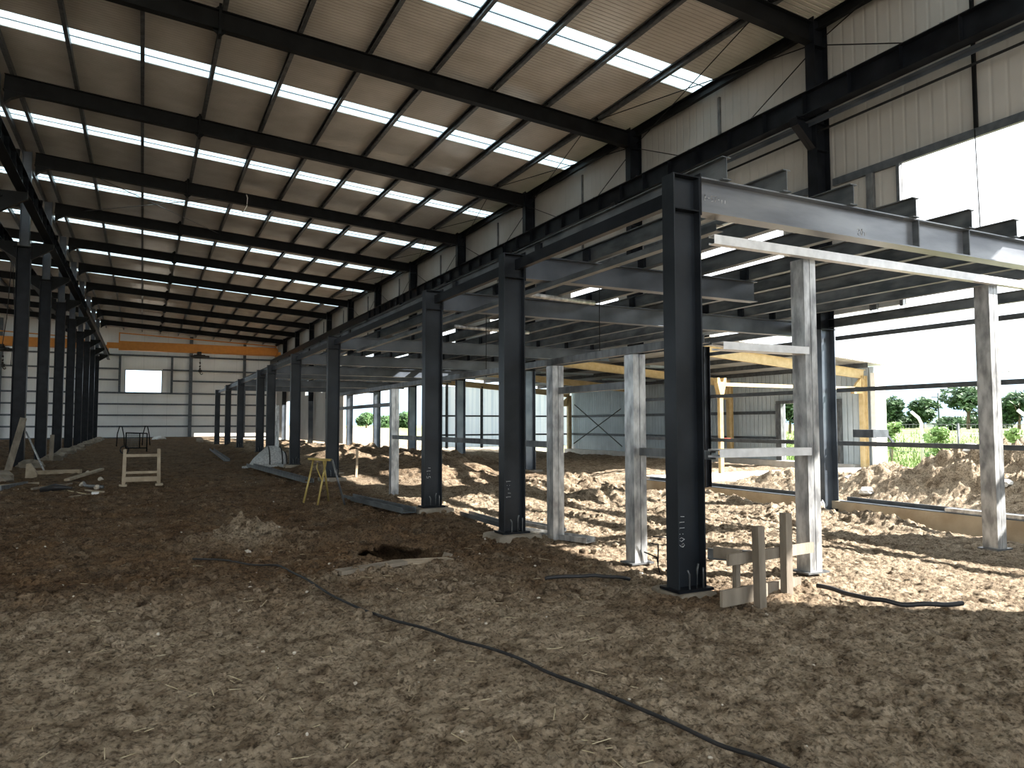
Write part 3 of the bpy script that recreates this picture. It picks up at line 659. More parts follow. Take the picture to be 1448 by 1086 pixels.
mb = MB(); mb.channel((5.08, 5.5, 3.515), (5.08, 19.3, 3.515), .07, .09, .006, side=1)
S('runner_channel', mb, M['joist'], 'long tan bottomed channel running under the mezzanine beams above the studs', 'channel', (5.08, 5.5, 3.5))
# thin strip hung under the joists and small loose pieces above
for q, (x0, x1, y0, y1, lb) in enumerate(((6.8, 7.7, 15.0, 16.1, 'dark deck sheet lying on the joists beyond the third mezzanine column'), (8.9, 10.7, 12.2, 13.4, 'dark deck sheet lying on the joists near the second wall column'), (5.8, 7.7, 20.3, 22.6, 'dark deck sheet lying on the joists past the fourth mezzanine column'), (8.9, 11.7, 25.2, 29.0, 'wide dark deck sheet on the joists far along the mezzanine'))):
    mb = MB(); mb.box(x0, x1, y0, y1, 4.117, 4.135)
    S('deck_sheet', mb, M['joist'], lb, 'deck sheet', (x0, y0, MT+.24), 'deck sheets on the joists')
mb = MB(); mb.tube([(6.35, 9.5, 4.0), (6.35, 9.5, 2.55)], .007, 5)
S('hanging_wire', mb, M['rafter'], 'thin dark wire hanging from the joists before the second steel stud', 'wire', (6.35, 9.5, 4.0))
mb = MB(); mb.tube([(6.2, 13.4, 4.0), (6.2, 13.4, 2.5)], .007, 5); mb.lump((6.2, 13.4, 3.86), .05, 5)
S('hanging_wire', mb, M['rafter'], 'thin dark wire hanging between the second and third mezzanine columns', 'wire', (6.2, 13.4, 4.0))
for q, (x, y, l) in enumerate(((5.9, 11.3, 1.7), (6.5, 15.8, 2.1))):
    mb = MB(); mb.tube([(x, y, 3.843), (x+l, y+.25, 3.843)], .045, 10)
    S('metal_tube', mb, M['galv'], 'bright metal tube laid under the joists, %s from the corner column' % ORD[q+1], 'tube', (x, y, 3.74), 'bright tubes under the joists')

# ------------------------------------------------------------------ galvanised studs and rails
def stud(x0, y0, w, z0, z1, label, plate=True, m='galv'):
    t = T('steel_stud', label, 'stud', (x0+w/2, y0+w/2, z0), 'galvanised partition studs')
    mb = MB(); mb.box(x0, x0+w/2-.005, y0, y0+w, z0, z1); mb.box(x0+w/2+.005, x0+w, y0, y0+w, z0, z1); mb.box(x0+.01, x0+w-.01, y0+.012, y0+w-.006, z0, z1); mb.build('box_section', M[m], t)
    if plate:
        mb = MB(); mb.box(x0-.06, x0+w+.07, y0-.03, y0+w+.03, z0-.012, z0+.006); mb.build('base_plate', M['galvdull'], t)
    return t
stud(6.16, 5.38, .175, .02, 3.285, 'tall galvanised stud in front of the mezzanine, beside the timber barrier')
stud(9.42, 5.38, .185, .0, 3.285, 'tall galvanised stud in front of the mezzanine, standing alone before the field')
stud(4.925, 6.7, .17, .0, 2.34, 'galvanised stud just past the big corner column')
stud(4.92, 8.5, .17, .0, 2.34, 'galvanised stud just before the second mezzanine column')
stud(4.92, 15.6, .17, .0, 2.34, 'pale galvanised stud past the third mezzanine column', False)
stud(4.92, 21.4, .17, .08, 2.34, 'pale galvanised stud past the fourth mezzanine column on a concrete block', False)
stud(4.92, 31.5, .17, .3, 2.34, 'thin pale stud far along the mezzanine behind the tarpaulin bundle', False)
mb = MB(); mb.prism([(4.72, -.05), (5.3, -.05), (5.28, .16), (4.75, .18)], 1, 21.25, 21.72); S('concrete_block', mb, M['conc'], 'concrete block under the pale stud past the fourth mezzanine column', 'block', (5, 21.4, 0))
def rail(A, B, label, m='galvdull', dep=.085, wid=.07, side=1, grp='horizontal partition rails'):
    mb = MB(); mb.channel(A, B, dep, wid, .005, side=side, lip=.015); S('partition_rail', mb, M[m], label, 'rail', A, grp)
rail((4.90, 5.5, 2.385), (4.90, 21.6, 2.385), 'long top rail over the row of studs behind the mezzanine columns')
rail((5.0, 6.88, 2.0), (5.0, 8.48, 2.0), 'short middle rail between the two studs nearest the corner column')
rail((5.0, 15.8, 2.0), (5.0, 21.4, 2.0), 'thin middle rail between the two pale far studs')
rail((4.94, 8.68, 1.27), (4.94, 15.6, 1.27), 'low rail running on from the second near stud to the far pale stud')
rail((5.0, 5.55, 1.24), (5.0, 6.7, 1.24), 'short low rail behind the big corner column')
rail((4.86, 5.29, 3.325), (13.2, 5.29, 3.325), 'long bright channel bar across the two front studs', 'galvlit', .09, .075, -1)
rail((5.0, 5.34, 2.31), (6.17, 5.34, 2.31), 'short upper rail from the corner column to the first front stud', 'galvlit', .075, .16, -1)
rail((4.93, 5.34, 1.265), (6.17, 5.34, 1.265), 'short lower rail from the corner column to the first front stud', 'galvlit', .08, .16, -1)

# ------------------------------------------------------------------ timber barrier by the corner column
t = T('timber_barrier', 'rough timber barrier of posts and boards beside the big corner column', 'barrier', (5.0, 4.8, 0))
def tim(name, A, B, w, h, m='wood', up=(0,1,0)):
    mb = MB(); mb.bar(A, B, w, h, up); return mb.build(name, M[m], t)
tim('post', (4.765, 4.70, -.1), (4.775, 4.72, .665), .075, .075); tim('post', (5.19, 4.80, -.1), (5.205, 4.81, .745), .075, .075); tim('post', (4.80, 5.02, -.1), (4.81, 5.02, .42), .05, .05)
tim('rail', (4.50, 4.80, .385), (5.68, 4.93, .385), .095, .03); tim('bottom_board', (4.42, 4.80, .065), (5.50, 4.93, .055), .14, .03); tim('side_board', (4.62, 5.1, .40), (4.70, 4.84, .40), .1, .03)
mb = MB(); mb.channel((4.68, 5.25, .36), (5.1, 5.05, .33), .1, .05, .005); mb.build('channel_piece', M['galvdull'], t)
mb = MB(); mb.bar((5.3, 20.0, -.05), (5.33, 20.0, .86), .06, .05, (0,1,0)); S('timber_stake', mb, M['woodpale'], 'pale timber stake standing in the soil past the fourth mezzanine column', 'stake', (5.3, 20, 0))

# ------------------------------------------------------------------ things on the floor
def zg(x, y, d=0): return th(x, y)+d
def lie(name, A, B, w, h, mt, label, cat, z=None, up=(0,0,1), grp=None, shape='bar', lift=.0):
    if shape == 'cgroove': lift += .035
    za, zb_ = zg(*A, h/2+lift), zg(*B, h/2+lift)
    mb = MB()
    n = 5 if shape == 'flex' else 1
    if shape == 'channel': mb.channel((*A, za), (*B, zb_), h, w, .006, side=1, lip=.012)
    elif shape == 'cgroove':
        mb.bar((*A, za-h/2+.004), (*B, zb_-h/2+.004), w, .008)
        d = V((B[0]-A[0], B[1]-A[1], 0)).normalized(); s_ = V((-d.y, d.x, 0))*w/2
        for q in (1, -1): mb.bar(V((*A, za))+s_*q, V((*B, zb_))+s_*q, .012, h)
    elif shape == 'iup': mb.ibeam((*A, za), (*B, zb_), h, w, .01, .01)
    else: mb.bar((*A, za), (*B, zb_), w, h)
    return S(name, mb, mt, label, cat, (A[0], A[1], za), grp)
lie('steel_channel', (3.85, 15.2), (4.02, 11.75), .24, .09, M['joist'], 'grey steel channel lying on the soil before the third mezzanine column', 'channel', shape='cgroove')
lie('steel_channel', (4.92, 11.5), (4.78, 9.3), .16, .07, M['joist'], 'steel channel lying behind the second mezzanine column on the sunlit soil', 'channel', shape='cgroove')
lie('steel_channel', (4.72, 9.6), (5.25, 8.1), .18, .07, M['galv'], 'bright channel on the sunlit soil at the foot of the second near stud', 'channel', shape='cgroove')
lie('steel_channel', (5.15, 10.4), (5.3, 8.9), .12, .05, M['galvdull'], 'narrow channel lying beside the second near stud', 'channel', shape='cgroove', lift=.02)
lie('steel_channel', (3.2, 25.4), (3.75, 18.6), .22, .1, M['galvdull'], 'long pale steel channel lying before the tarpaulin bundle', 'channel', shape='cgroove')
lie('steel_channel', (3.35, 42.2), (3.0, 30.6), .2, .1, M['galvdull'], 'long pale steel channel lying far down the hall past the bundle', 'channel', shape='cgroove')
lie('plank', (4.05, 62.0), (4.9, 76.0), .5, .12, M['wood'], 'grey planks lying on the floor near the far gable wall', 'plank')
lie('plank', (1.8, 7.45), (2.55, 7.62), .16, .04, M['wood'], 'weathered plank lying before the dug hole', 'plank', lift=.01)
lie('plank', (2.45, 7.66), (3.15, 7.78), .15, .04, M['woodpale'], 'paler plank end resting on the berm before the dug hole', 'plank', lift=.03)
lie('stick', (2.62, 7.54), (3.12, 7.73), .02, .02, M['woodpale'], 'thin pale stick beside the plank by the dug hole', 'stick', lift=.04)
lie('plank', (2.95, 8.1), (3.3, 8.2), .14, .03, M['wood'], 'short board at the far lip of the dug hole', 'plank', lift=.02)
lie('plank', (-3.05, 27.4), (-1.7, 26.9), .16, .12, M['woodpale'], 'long pale plank lying by the foot of the crane columns', 'plank')
lie('plank', (-1.8, 23.4), (-1.1, 26.3), .14, .06, M['woodpale'], 'dark edged plank lying askew before the timber trestle', 'plank', lift=.04)
lie('steel_pipe', (-3.0, 21.0), (-2.75, 23.4), .12, .1, M['galvdull'], 'grey steel pipe lying at the edge of the debris by the crane columns', 'pipe')
lie('plank', (-3.3, 22.8), (-2.5, 23.6), .12, .05, M['woodpale'], 'short pale board lying behind the grey pipe', 'plank')
lie('stick', (-1.4, 18.9), (-.8, 19.7), .04, .03, M['woodpale'], 'pale batten crossing in the debris before the trestle', 'stick')
lie('stick', (-1.15, 19.9), (-.75, 19.3), .04, .03, M['woodpale'], 'second pale batten lying across the first', 'stick', lift=.03)
lie('stick', (-1.3, 19.2), (-.7, 19.25), .05, .02, M['wood'], 'darker batten lying under the crossed pale ones', 'stick')
lie('stick', (-1.9, 20.9), (-1.1, 19.6), .03, .02, M['straw'], 'long thin lath lying beside the black tool', 'stick')
lie('stick', (-2.3, 20.7), (-1.6, 22.2), .05, .05, M['wood'], 'bent branch lying beside the black tool', 'stick')
mb = MB(); mb.tube([(-2.1, 20.5, zg(-2.1, 20.5, .05)), (-1.8, 20.42, zg(-1.8, 20.42, .08)), (-1.45, 20.3, zg(-1.45, 20.3, .05))], [.07, .085, .02], 8); S('black_tool', mb, M['black'], 'black tapered tool lying in the debris before the crane columns', 'tool', (-2, 20.4, 0))
mb = MB(); mb.tube([(-1.35, 22.4, zg(-1.35, 22.4, .04)), (-1.22, 21.1, zg(-1.22, 21.1, .04)), (-.82, 20.4, zg(-.82, 20.4, .04))], .04, 8); S('bent_pipe', mb, M['galvdull'], 'elbow shaped grey pipe lying before the timber trestle', 'pipe', (-1.2, 21, 0))
mb = MB(); mb.box(-.98, -.84, 19.0, 19.14, zg(-.9, 19, 0), zg(-.9, 19, .05)); S('white_scrap', mb, M['white'], 'small white scrap lying among the crossed battens', 'scrap', (-.9, 19.05, 0))
for q, (x, y) in enumerate(((-1.5, 26.6), (-1.35, 21.9), (-.95, 20.4), (-1.0, 23.5))):
    mb = MB(); mb.lump((x, y, zg(x, y, .04)), .07, q); S('white_stone', mb, M['pebble'], ('pale stone beside the long plank by the crane columns', 'pale stone beside the elbow pipe', 'pale stone touching the tip of the elbow pipe', 'pale stone at the near end of the askew plank')[q], 'stone', (x, y, 0))
mb = MB(); x, y = -2.95, 25.9; mb.prism([(x-.1, zg(x, y, -.05)), (x+.18, zg(x, y, -.05)), (x+.2, zg(x, y, .1)), (x+.1, zg(x, y, .3)), (x+.02, zg(x, y, .42)), (x-.08, zg(x, y, .4))], 1, y-.12, y+.12); S('timber_stump', mb, M['woodpale'], 'pale upright timber stump by the first visible crane column', 'stump', (x, y, 0))
mb = MB(); mb.bar((-4.0, 29.6, zg(-4.0, 29.6)-.05), (-3.72, 30.6, 1.78), .2, .06, (0,1,0)); S('leaning_board', mb, M['wood'], 'long board leaning upright against the first visible crane column', 'board', (-4, 29.6, 0))
mb = MB(); mb.tube([(-2.75, 27.9, zg(-2.75, 27.9)), (-3.7, 31.2, 1.3)], .03, 6); S('leaning_pole', mb, M['galv'], 'pale pole leaning against the first visible crane column', 'pole', (-2.7, 28, 0))
mb = MB(); mb.bar((-3.5, 37.4, zg(-3.5, 37.4)-.02), (-3.52, 37.9, 1.1), .16, .05, (0,1,0)); S('leaning_board', mb, M['wood'], 'short board leaning on the second visible crane column', 'board', (-3.5, 37.4, 0))

# timber trestle
t = T('timber_trestle', 'low weathered timber trestle standing in the middle of the hall', 'trestle', (0, 20.7, 0))
z0 = th(0, 20.7)-.02; 
for x in (-.38, .41):
    for dy in (-.12, .45):
        mb = MB(); mb.bar((x, 20.6+dy*1.3, z0), (x*.97, 20.7+dy*.3, .92), .075, .075, (0,1,0)); mb.build('leg', M['woodpale'], t)
for z, dy, h in ((.78, -.04, .07), (.36, -.1, .06), (.2, -.2, .12)):
    mb = MB(); mb.box(-.38, .41, 20.6+dy, 20.65+dy, z-h/2, z+h/2); mb.build('crossbar', M['woodpale'], t)
for s in (-1, 1):
    mb = MB(); mb.box(s*.4-.07, s*.4+.1, 20.3, 20.55, z0, z0+.05); mb.build('foot', M['woodpale'], t)

# brassy tube sawhorse
t = T('tube_sawhorse', 'brass coloured tubular sawhorse standing by the fourth mezzanine column', 'sawhorse', (3.1, 14.4, 0))
z0 = th(3.1, 14.4)
mb = MB(); mb.bar((2.92, 14.55, .88), (3.28, 14.25, .86), .09, .04); mb.build('top_bar', M['brass'], t)
for k, (A, B) in enumerate((((2.78, 14.3), (3.0, 14.5)), ((2.98, 14.0), (3.2, 14.3)), ((3.36, 14.75), (3.16, 14.36)), ((3.56, 14.25), (3.3, 14.24)))):
    mb = MB(); mb.tube([(*A, th(*A)), (*B, .87)], .02, 8); mb.build('leg', M['brass' if k < 3 else 'galvdull'], t)
mb = MB(); mb.tube([(3.1, 14.15, .45), (3.05, 14.42, .7), (3.08, 14.5, .8)], .014, 6); mb.build('brace', M['brass'], t)

# hand cart with mesh panel
t = T('mesh_cart', 'dark wire mesh hand cart standing beyond the timber trestle', 'cart', (-.25, 44, 0)); z0 = th(-.25, 44)
mb = MB()
for A, B in (((-.75, .3), (.25, .3)), ((-.75, 1.12), (.25, 1.08)), ((-.75, .3), (-.75, 1.12)), ((.25, .1), (.25, 1.08)), ((-.1, .3), (-.1, 1.1))):
    mb.tube([(A[0], 44, A[1]), (B[0], 44, B[1])], .035, 6)
for A, B in (((-.75, .3), (-.75, .3)), ((.25, .3), (.25, .3)), ((-.75, 1.12), (-.75, 1.1)), ((.25, 1.08), (.25, 1.05))): mb.tube([(A[0], 44, A[1]), (B[0], 45.2, B[1])], .03, 6)
mb.build('frame', M['rafter'], t)
mb = MB()
for j in range(9): mb.tube([(-.72+j*.075, 44, .32), (-.72+j*.075, 44, 1.08)], .01, 4)
for j in range(9): mb.tube([(-.74, 44, .34+j*.09), (-.12, 44, .34+j*.09)], .01, 4)
mb.build('mesh_panel', M['galvdull'], t)
mb = MB(); mb.tube([(-.82+.2*math.cos(a), 44.3, z0+.2+.2*math.sin(a)) for a in [i_*math.pi/8 for i_ in range(17)]], .04, 6); mb.build('wheel', M['black'], t)
for q, x in enumerate((-1.35, .25)):
    mb = MB(); y = 58; mb.tube([(x-.22, y, .0), (x-.18, y, .9), (x-.05, y, 1.45), (x+.1, y, 1.4), (x+.22, y, .8), (x+.28, y, .0)], .04, 6)
    S('tube_hoop', mb, M['rafter'], ('bent dark hoop standing far down the hall, crane column side', 'bent dark hoop standing far down the hall, hall middle side')[q], 'hoop', (x, y, 0))
mb = MB(); mb.lump((1.44, 75, .25), .45, 3, 9, 5, (1.4, .8, .6)); S('white_sack', mb, M['white'], 'small white sack lying on the floor before the far gable wall', 'sack', (1.44, 75, 0))

# sheeting bundle
t = T('covered_bundle', 'grey sheeted bundle strapped with black bands beside the mezzanine columns', 'bundle', (3.9, 26.6, 0)); z0 = th(3.9, 26.6)
mb = MB(); mb.smooth = True
prof = [(-.62, .02), (-.45, .28), (-.25, .48), (0, .66), (.22, .72), (.42, .64), (.58, .45), (.68, .12)]
rings = []
for px, ph in prof:
    rings.append([(3.92+px, 26.6+.55*math.cos(a)*(.4+ph), z0-.03+max(0, ph*math.sin(a))*(1+.06*math.sin(9*a+px*20))) for a in [math.pi*j/10 for j in range(11)]])
mb._loft(rings, close=True); mb.build('cover', M['tarp'], t)
for k in (3, 5, 6):
    px, ph = prof[k]; mb = MB(); mb.tube([(3.92+px, 26.6+.56*math.cos(a)*(.4+ph), z0-.02+max(0, ph*math.sin(a))*1.05) for a in [math.pi*j/10 for j in range(11)]], .022, 6); mb.build('strap', M['black'], t)
for q, (a, b, lb) in enumerate((((3.05, 25.6), (3.5, 26.0), 'grey slab end lying at the pointed end of the sheeted bundle'), ((3.55, 25.3), (4.2, 25.5), 'flat grey board lying under the sheeted bundle'), ((4.1, 25.6), (4.35, 24.8), 'grey board sticking out from the sheeted bundle'))):
    lie('board', a, b, .22, .07, M['tarp'], lb, 'board')

# cables on the floor
def cable(name, pts, r, label, mt='black'):
    P = []
    for i_ in range(len(pts)-1):
        for s in range(6):
            f = s/6; x = pts[i_][0]*(1-f)+pts[i_+1][0]*f; y = pts[i_][1]*(1-f)+pts[i_+1][1]*f; P.append((x, y))
    P.append(pts[-1]); rnd = random.Random(len(label))
    Z = [max(th(x, y), th(x+.03, y), th(x-.03, y)) for x, y in P]
    for _ in range(3):
        P = [P[0]]+[((P[i-1][0]+2*P[i][0]+P[i+1][0])/4, (P[i-1][1]+2*P[i][1]+P[i+1][1])/4) for i in range(1, len(P)-1)]+[P[-1]]
        Z = [Z[0]]+[(Z[i-1]+2*Z[i]+Z[i+1])/4 for i in range(1, len(Z)-1)]+[Z[-1]]
    Q = [(x, y, z+r*1.4+.026) for (x, y), z in zip(P, Z)]
    mb = MB(); mb.tube(Q, r, 7); S(name, mb, M[mt], label, 'cable', Q[0])
cable('ground_cable', [(.55, 9.15), (1.0, 8.8), (1.36, 8.4), (1.45, 7.3), (1.55, 6.45), (1.72, 5.9), (1.95, 5.35), (2.12, 4.75), (2.26, 4.2), (2.38, 3.37), (2.49, 2.82), (2.56, 2.5), (2.62, 2.1)], .011, 'thin dark cable snaking across the foreground earth')
cable('rubber_hose', [(5.55, 4.78), (5.62, 4.55), (5.64, 4.3), (5.74, 4.08), (5.95, 3.93), (6.22, 3.86)], .021, 'short black hose lying on the earth by the first front stud')
cable('rubber_hose', [(3.45, 6.12), (3.8, 6.05), (4.1, 6.0), (4.32, 5.97)], .018, 'black hose half buried on the earth before the corner column')
mb = MB(); mb.tube([(5.18, 6.62, zg(5.18, 6.62)), (5.17, 6.6, .2), (5.1, 6.63, .22)], .008, 5); mb.tube([(5.3, 6.55, zg(5.3, 6.55)), (5.28, 6.52, .28), (5.1, 6.6, .3)], .008, 5); mb.tube([(4.95, 6.3, zg(4.95, 6.3)), (4.96, 6.36, .12), (4.9, 6.5, .16)], .008, 5)
S('tie_wire', mb, M['dark'], 'bent tie wires sticking up at the foot of the first near stud', 'wire', (5.2, 6.6, 0))

# ------------------------------------------------------------------ annex beyond the open wall
AX0, AX1 = 14.0, 25.0; AY = [19.0, 26.2, 33.5, 40.8]
def za(x): return 5.18-.071*x                 # beam line
mb = MB(); mb.box(14.6, 25.4, 17.7, 19.4, -.6, -.13); mb.box(24.7, 25.4, 19.4, 41.2, -.6, -.05); struct('annex_slab', mb, M['slab'], 'pale concrete slab edge of the low annex')
mb = MB()
def wpan(y0, y1, z0, z1): mb.box(AX1+.16, AX1+.22, y0, y1, z0, z1)
wpan(23.2, 41, -.3, 3.76); wpan(20.3, 23.2, 2.42, 3.76); wpan(18.75, 20.3, -.3, 3.76)
struct('annex_wall_side', mb, M['annexwall'], 'blue grey corrugated long wall of the annex')
mb = MB(); mb.box(15.6, AX1+.2, 41.0, 41.06, .15, za(24)+.35); struct('annex_wall_end', mb, M['haze_sheet'], 'milky white sheeted end wall of the annex')
mb = MB(); x0, x1 = 13.9, 25.45
mb.quadbox([(x0,18.4,za(x0)+.42),(x1,18.4,za(x1)+.42),(x1,41.3,za(x1)+.42),(x0,41.3,za(x0)+.42),(x0,18.4,za(x0)+.48),(x1,18.4,za(x1)+.48),(x1,41.3,za(x1)+.48),(x0,41.3,za(x0)+.48)])
struct('annex_roof', mb, M['annexroof'], 'low sheeted roof of the annex')
for k, y in enumerate(AY):
    t = T('annex_portal', 'cream painted steel frame of the annex, %s counted from its open end' % ORD[k+1], 'frame', (19.5, y, -.13), 'cream annex frames')
    mb = MB(); mb.ibeam((AX0, y, za(AX0)+.05), (AX1-.1, y, za(AX1)+.05), .34, .16, .014, .01); mb.build('beam', M['cream'], t)
    mb = MB(); mb.ibeam((AX1-.15, y, -.13), (AX1-.15, y, za(AX1)), .26, .2, .014, .01, up=(1,0,0)); mb.build('post', M['cream'], t)
    mb = MB(); mb.box(AX1-.75, AX1-.2, y-.08, y+.08, 2.7, 2.85); mb.prism([(AX1-.75, 2.85), (AX1-.3, 2.85), (AX1-.3, 3.3), (AX1-.55, 3.1)], 1, y-.05, y+.05); mb.build('bracket', M['cream'], t)
for j in range(6):
    x = 15+j*1.9; mb = MB(); mb.channel((x, 18.5, za(x)+.33), (x, 41, za(x)+.33), .18, .06, .008); S('annex_purlin', mb, M['girt'], 'roof purlin of the annex, %s from the hall wall' % ORD[j+1], 'purlin', (x, 18.5, za(x)), 'annex purlins')
for j, (x, z0) in enumerate(((17.6, -.13),)):
    t = T('jib_post', 'cream post with a pierced bracket head standing at the open end of the annex', 'post', (x, 19.0, z0))
    mb = MB(); mb.box(x-.075, x+.075, 18.94, 19.06, z0, 2.6); mb.build('post', M['ochre'], t)
    mb = MB(); mb.prism([(x-.07, 2.5), (x+.07, 2.5), (x+.2, 2.95), (x+.2, 3.12), (x+.1, 3.12), (x+.05, 2.98), (x-.05, 2.98), (x-.1, 3.12), (x-.2, 3.12), (x-.2, 2.95)], 1, 18.9, 19.1); mb.build('bracket_head', M['ochre'], t)
mb = MB(); mb.bar((17.68, 19.0, 2.9), (24.72, 19.0, 2.9), .1, .12); S('jib_beam', mb, M['cream'], 'slim cream rail running from the bracket post to the annex side wall', 'rail', (17.7, 19.0, 2.9))
mb = MB(); mb.box(17.5, 18.0, 18.95, 19.15, .98, 1.06); S('red_cloth', mb, M['red'], 'red rag lying on a rail at the cream bracket post', 'rag', (17.8, 19, 1.0))
for z, lb in ((.9, 'low rail'), (2.05, 'upper rail')):
    mb = MB(); mb.box(AX1+.09, AX1+.155, 23.5, 40.9, z-.07, z+.07); S('annex_girt', mb, M['girt'], lb+' along the corrugated long wall of the annex', 'girt', (AX1, 23.3, z))
    mb = MB(); mb.channel((15.7, 40.95, z), (24.8, 40.95, z), .1, .05, .008); S('annex_girt', mb, M['girt'], lb+' along the milky end wall of the annex', 'girt', (15.7, 41, z))
for q, x in enumerate((16.3, 18.6)):
    mb = MB(); mb.ibeam((x, 40.85, .1), (x, 40.85, za(x)), .16, .12, .01, .008, up=(0,1,0)); S('annex_post', mb, M['girt'], ('slim post before the milky annex end wall, hall side', 'slim post before the milky annex end wall, second from the hall')[q], 'post', (x, 40.85, 0))
mb = MB(); mb.box(AX1-.05, AX1+.14, 23.2, 23.5, -.2, 2.42); mb.box(AX1-.05, AX1+.14, 20.2, 20.4, -.2, 2.42); mb.box(AX1-.02, AX1+.14, 20.2, 23.5, 2.42, 2.55)
S('door_frame', mb, M['galvdull'], 'grey steel frame around the annex side door opening', 'door frame', (AX1, 22, -.2))
mb = MB(); mb.box(24.95, 25.55, 18.55, 18.75, -.4, 3.5); S('corner_post', mb, M['white'], 'white clad corner pier at the end of the annex', 'pier', (25.2, 18.6, -.4))
mb = MB(); mb.tube([(23.9, 33.6, .3), (20.8, 33.6, 2.6)], .03, 5); S('brace_rod', mb, M['girt'], 'rising diagonal brace inside the annex', 'brace', (23.9, 33.6, .3))
mb = MB(); mb.tube([(20.8, 33.7, .5), (23.9, 33.7, 2.4)], .03, 5); S('brace_rod', mb, M['girt'], 'falling diagonal brace inside the annex', 'brace', (20.8, 33.7, .5))
for q, (x, y) in enumerate(((18.5, 24.0), (20.5, 30.0), (17.0, 30.5))):
    mb = MB(); mb.box(x, x+3, y, y+.5, za(x+1.5)+.12, za(x+1.5)+.2); S('annex_skylight', mb, M['sky_sheet'], 'pale roof light panel under the annex roof, %s from the open end' % ORD[q+1], 'skylight', (x, y, za(x)), 'annex roof lights')
mb = MB(); mb.box(13.95, 14.45, 10.45, 10.95, 1.25, 1.42); mb.prism([(14.45, 1.42), (14.5, 1.42), (14.85, 1.15), (14.8, 1.12)], 1, 10.6, 10.63)
S('steel_box', mb, M['girt'], 'grey steel box fixed to the rail beside the first wall column', 'box', (14.2, 10.7, 1.2))

# ------------------------------------------------------------------ outside: fence, plants, trees, sheds
GZ0 = -.62
FX = 38.0
for q, (y, bent, r) in enumerate(((31.4, False, .05), (29.5, False, .06), (27.4, False, .045), (25.5, True, .085), (23.5, False, .05), (21.9, True, .045), (20.0, True, .085), (18.0, False, .05))):
    mb = MB(); pts = [(FX, y, GZ0), (FX, y, 1.55)]
    if bent: pts += [(FX-.05, y+.12, 1.85), (FX-.1, y+.5, 2.2)]
    mb.tube(pts, r, 8)
    S('fence_post', mb, M['slab'] if r > .08 else M['galvdull'], '%s fence post before the field, %s from the annex' % ('white concrete bent top' if r > .08 else ('slim bent top' if bent else 'slim straight'), ORD[q+1]), 'fence post', (FX, y, GZ0), 'fence posts')
mb = MB()
for z in (.0, .5, 1.0, 1.5): mb.tube([(FX, 15, z), (FX, 34, z)], .012, 4)
for j in range(95): mb.tube([(FX, 15+j*.2, GZ0), (FX, 15+j*.2, 1.5)], .004, 3)
S('wire_fence', mb, M['galvdull'], 'wire mesh fence strung along the posts before the field', 'fence', (FX, 24, GZ0))
def leaves(mb, c, r, n, rnd, size):
    for _ in range(n):
        a, b = rnd.uniform(0, 6.283), math.acos(rnd.uniform(-1, 1)); k = r*rnd.uniform(.55, 1.0)**.6
        p = V((c[0]+k*math.sin(b)*math.cos(a), c[1]+k*math.sin(b)*math.sin(a), c[2]+k*.8*math.cos(b)))
        u = V((rnd.gauss(0, 1), rnd.gauss(0, 1), rnd.gauss(0, 1))).normalized(); w = u.orthogonal().normalized(); s = size*rnd.uniform(.6, 1.3)
        i_ = len(mb.v); mb.v += [tuple(p-u*s), tuple(p+w*s*.5), tuple(p+u*s), tuple(p-w*s*.5)]; mb.f.append((i_, i_+1, i_+2, i_+3))
def tree(x, y, h, w, label, seed, m='leaf', n=1400, size=.3, grp='trees behind the field'):
    GZ0 = fz(x, y); rnd = random.Random(seed); t = T('tree', label, 'tree', (x, y, GZ0), grp)
    mb = MB(); mb.tube([(x, y, GZ0), (x+.1, y, GZ0+h*.35), (x+.25, y+.1, GZ0+h*.7)], [w*.07, w*.055, w*.02], 7)
    for k in range(4):
        a = rnd.uniform(0, 6.28); mb.tube([(x+.1, y, GZ0+h*.33), (x+w*.5*math.cos(a), y+w*.5*math.sin(a), GZ0+h*rnd.uniform(.6, .8))], [w*.035, w*.012], 5)
    mb.build('trunk', M['bark'], t)
    mb = MB()
    for k in range(9):
        a = rnd.uniform(0, 6.28); q = rnd.uniform(0, .62)*w; zz = GZ0+h*rnd.uniform(.30, .80)
        leaves(mb, (x+q*math.cos(a), y+q*math.sin(a), zz), w*rnd.uniform(.34, .50), n//9, rnd, size)
    leaves(mb, (x, y, GZ0+h*.72), w*.55, n//8, rnd, size)
    mb.build('crown', M[m], t)
def at_(u, dist):   # bearing helper for far scenery: tangent offset from the view axis
    a = math.radians(26.865)+math.atan((u-724)/1031); return dist*math.sin(a), dist*math.cos(a)
for k, (u, dist, h, w, lb) in enumerate(((1262, 95, 3.9, 2.2, 'round dark green tree behind the fence beside the annex'), (1304, 95, 3.8, 1.9, 'round green tree behind the slim pole'), (1368, 85, 4.5, 2.6, 'tallest dark tree behind the blue roofed shed'), (1440, 85, 3.7, 2.2, 'spreading tree past the lone front stud'), (1414, 100, 3.2, 1.6, 'smaller tree beside the lone front stud'), (1116, 70, 4.0, 2.0, 'dark tree seen through the annex door opening'), (1142, 60, 3.6, 2.0, 'second tree seen through the annex door opening'), (518, 110, 2.0, 2.0, 'pale distant tree seen between the far mezzanine columns'), (575, 105, 2.0, 2.2, 'bushy distant tree seen behind the pale stud'), (545, 120, 1.6, 2.0, 'small distant tree behind the far open wall'))):
    x, y = at_(u, dist); tree(x, y, h, w, lb, 20+k)
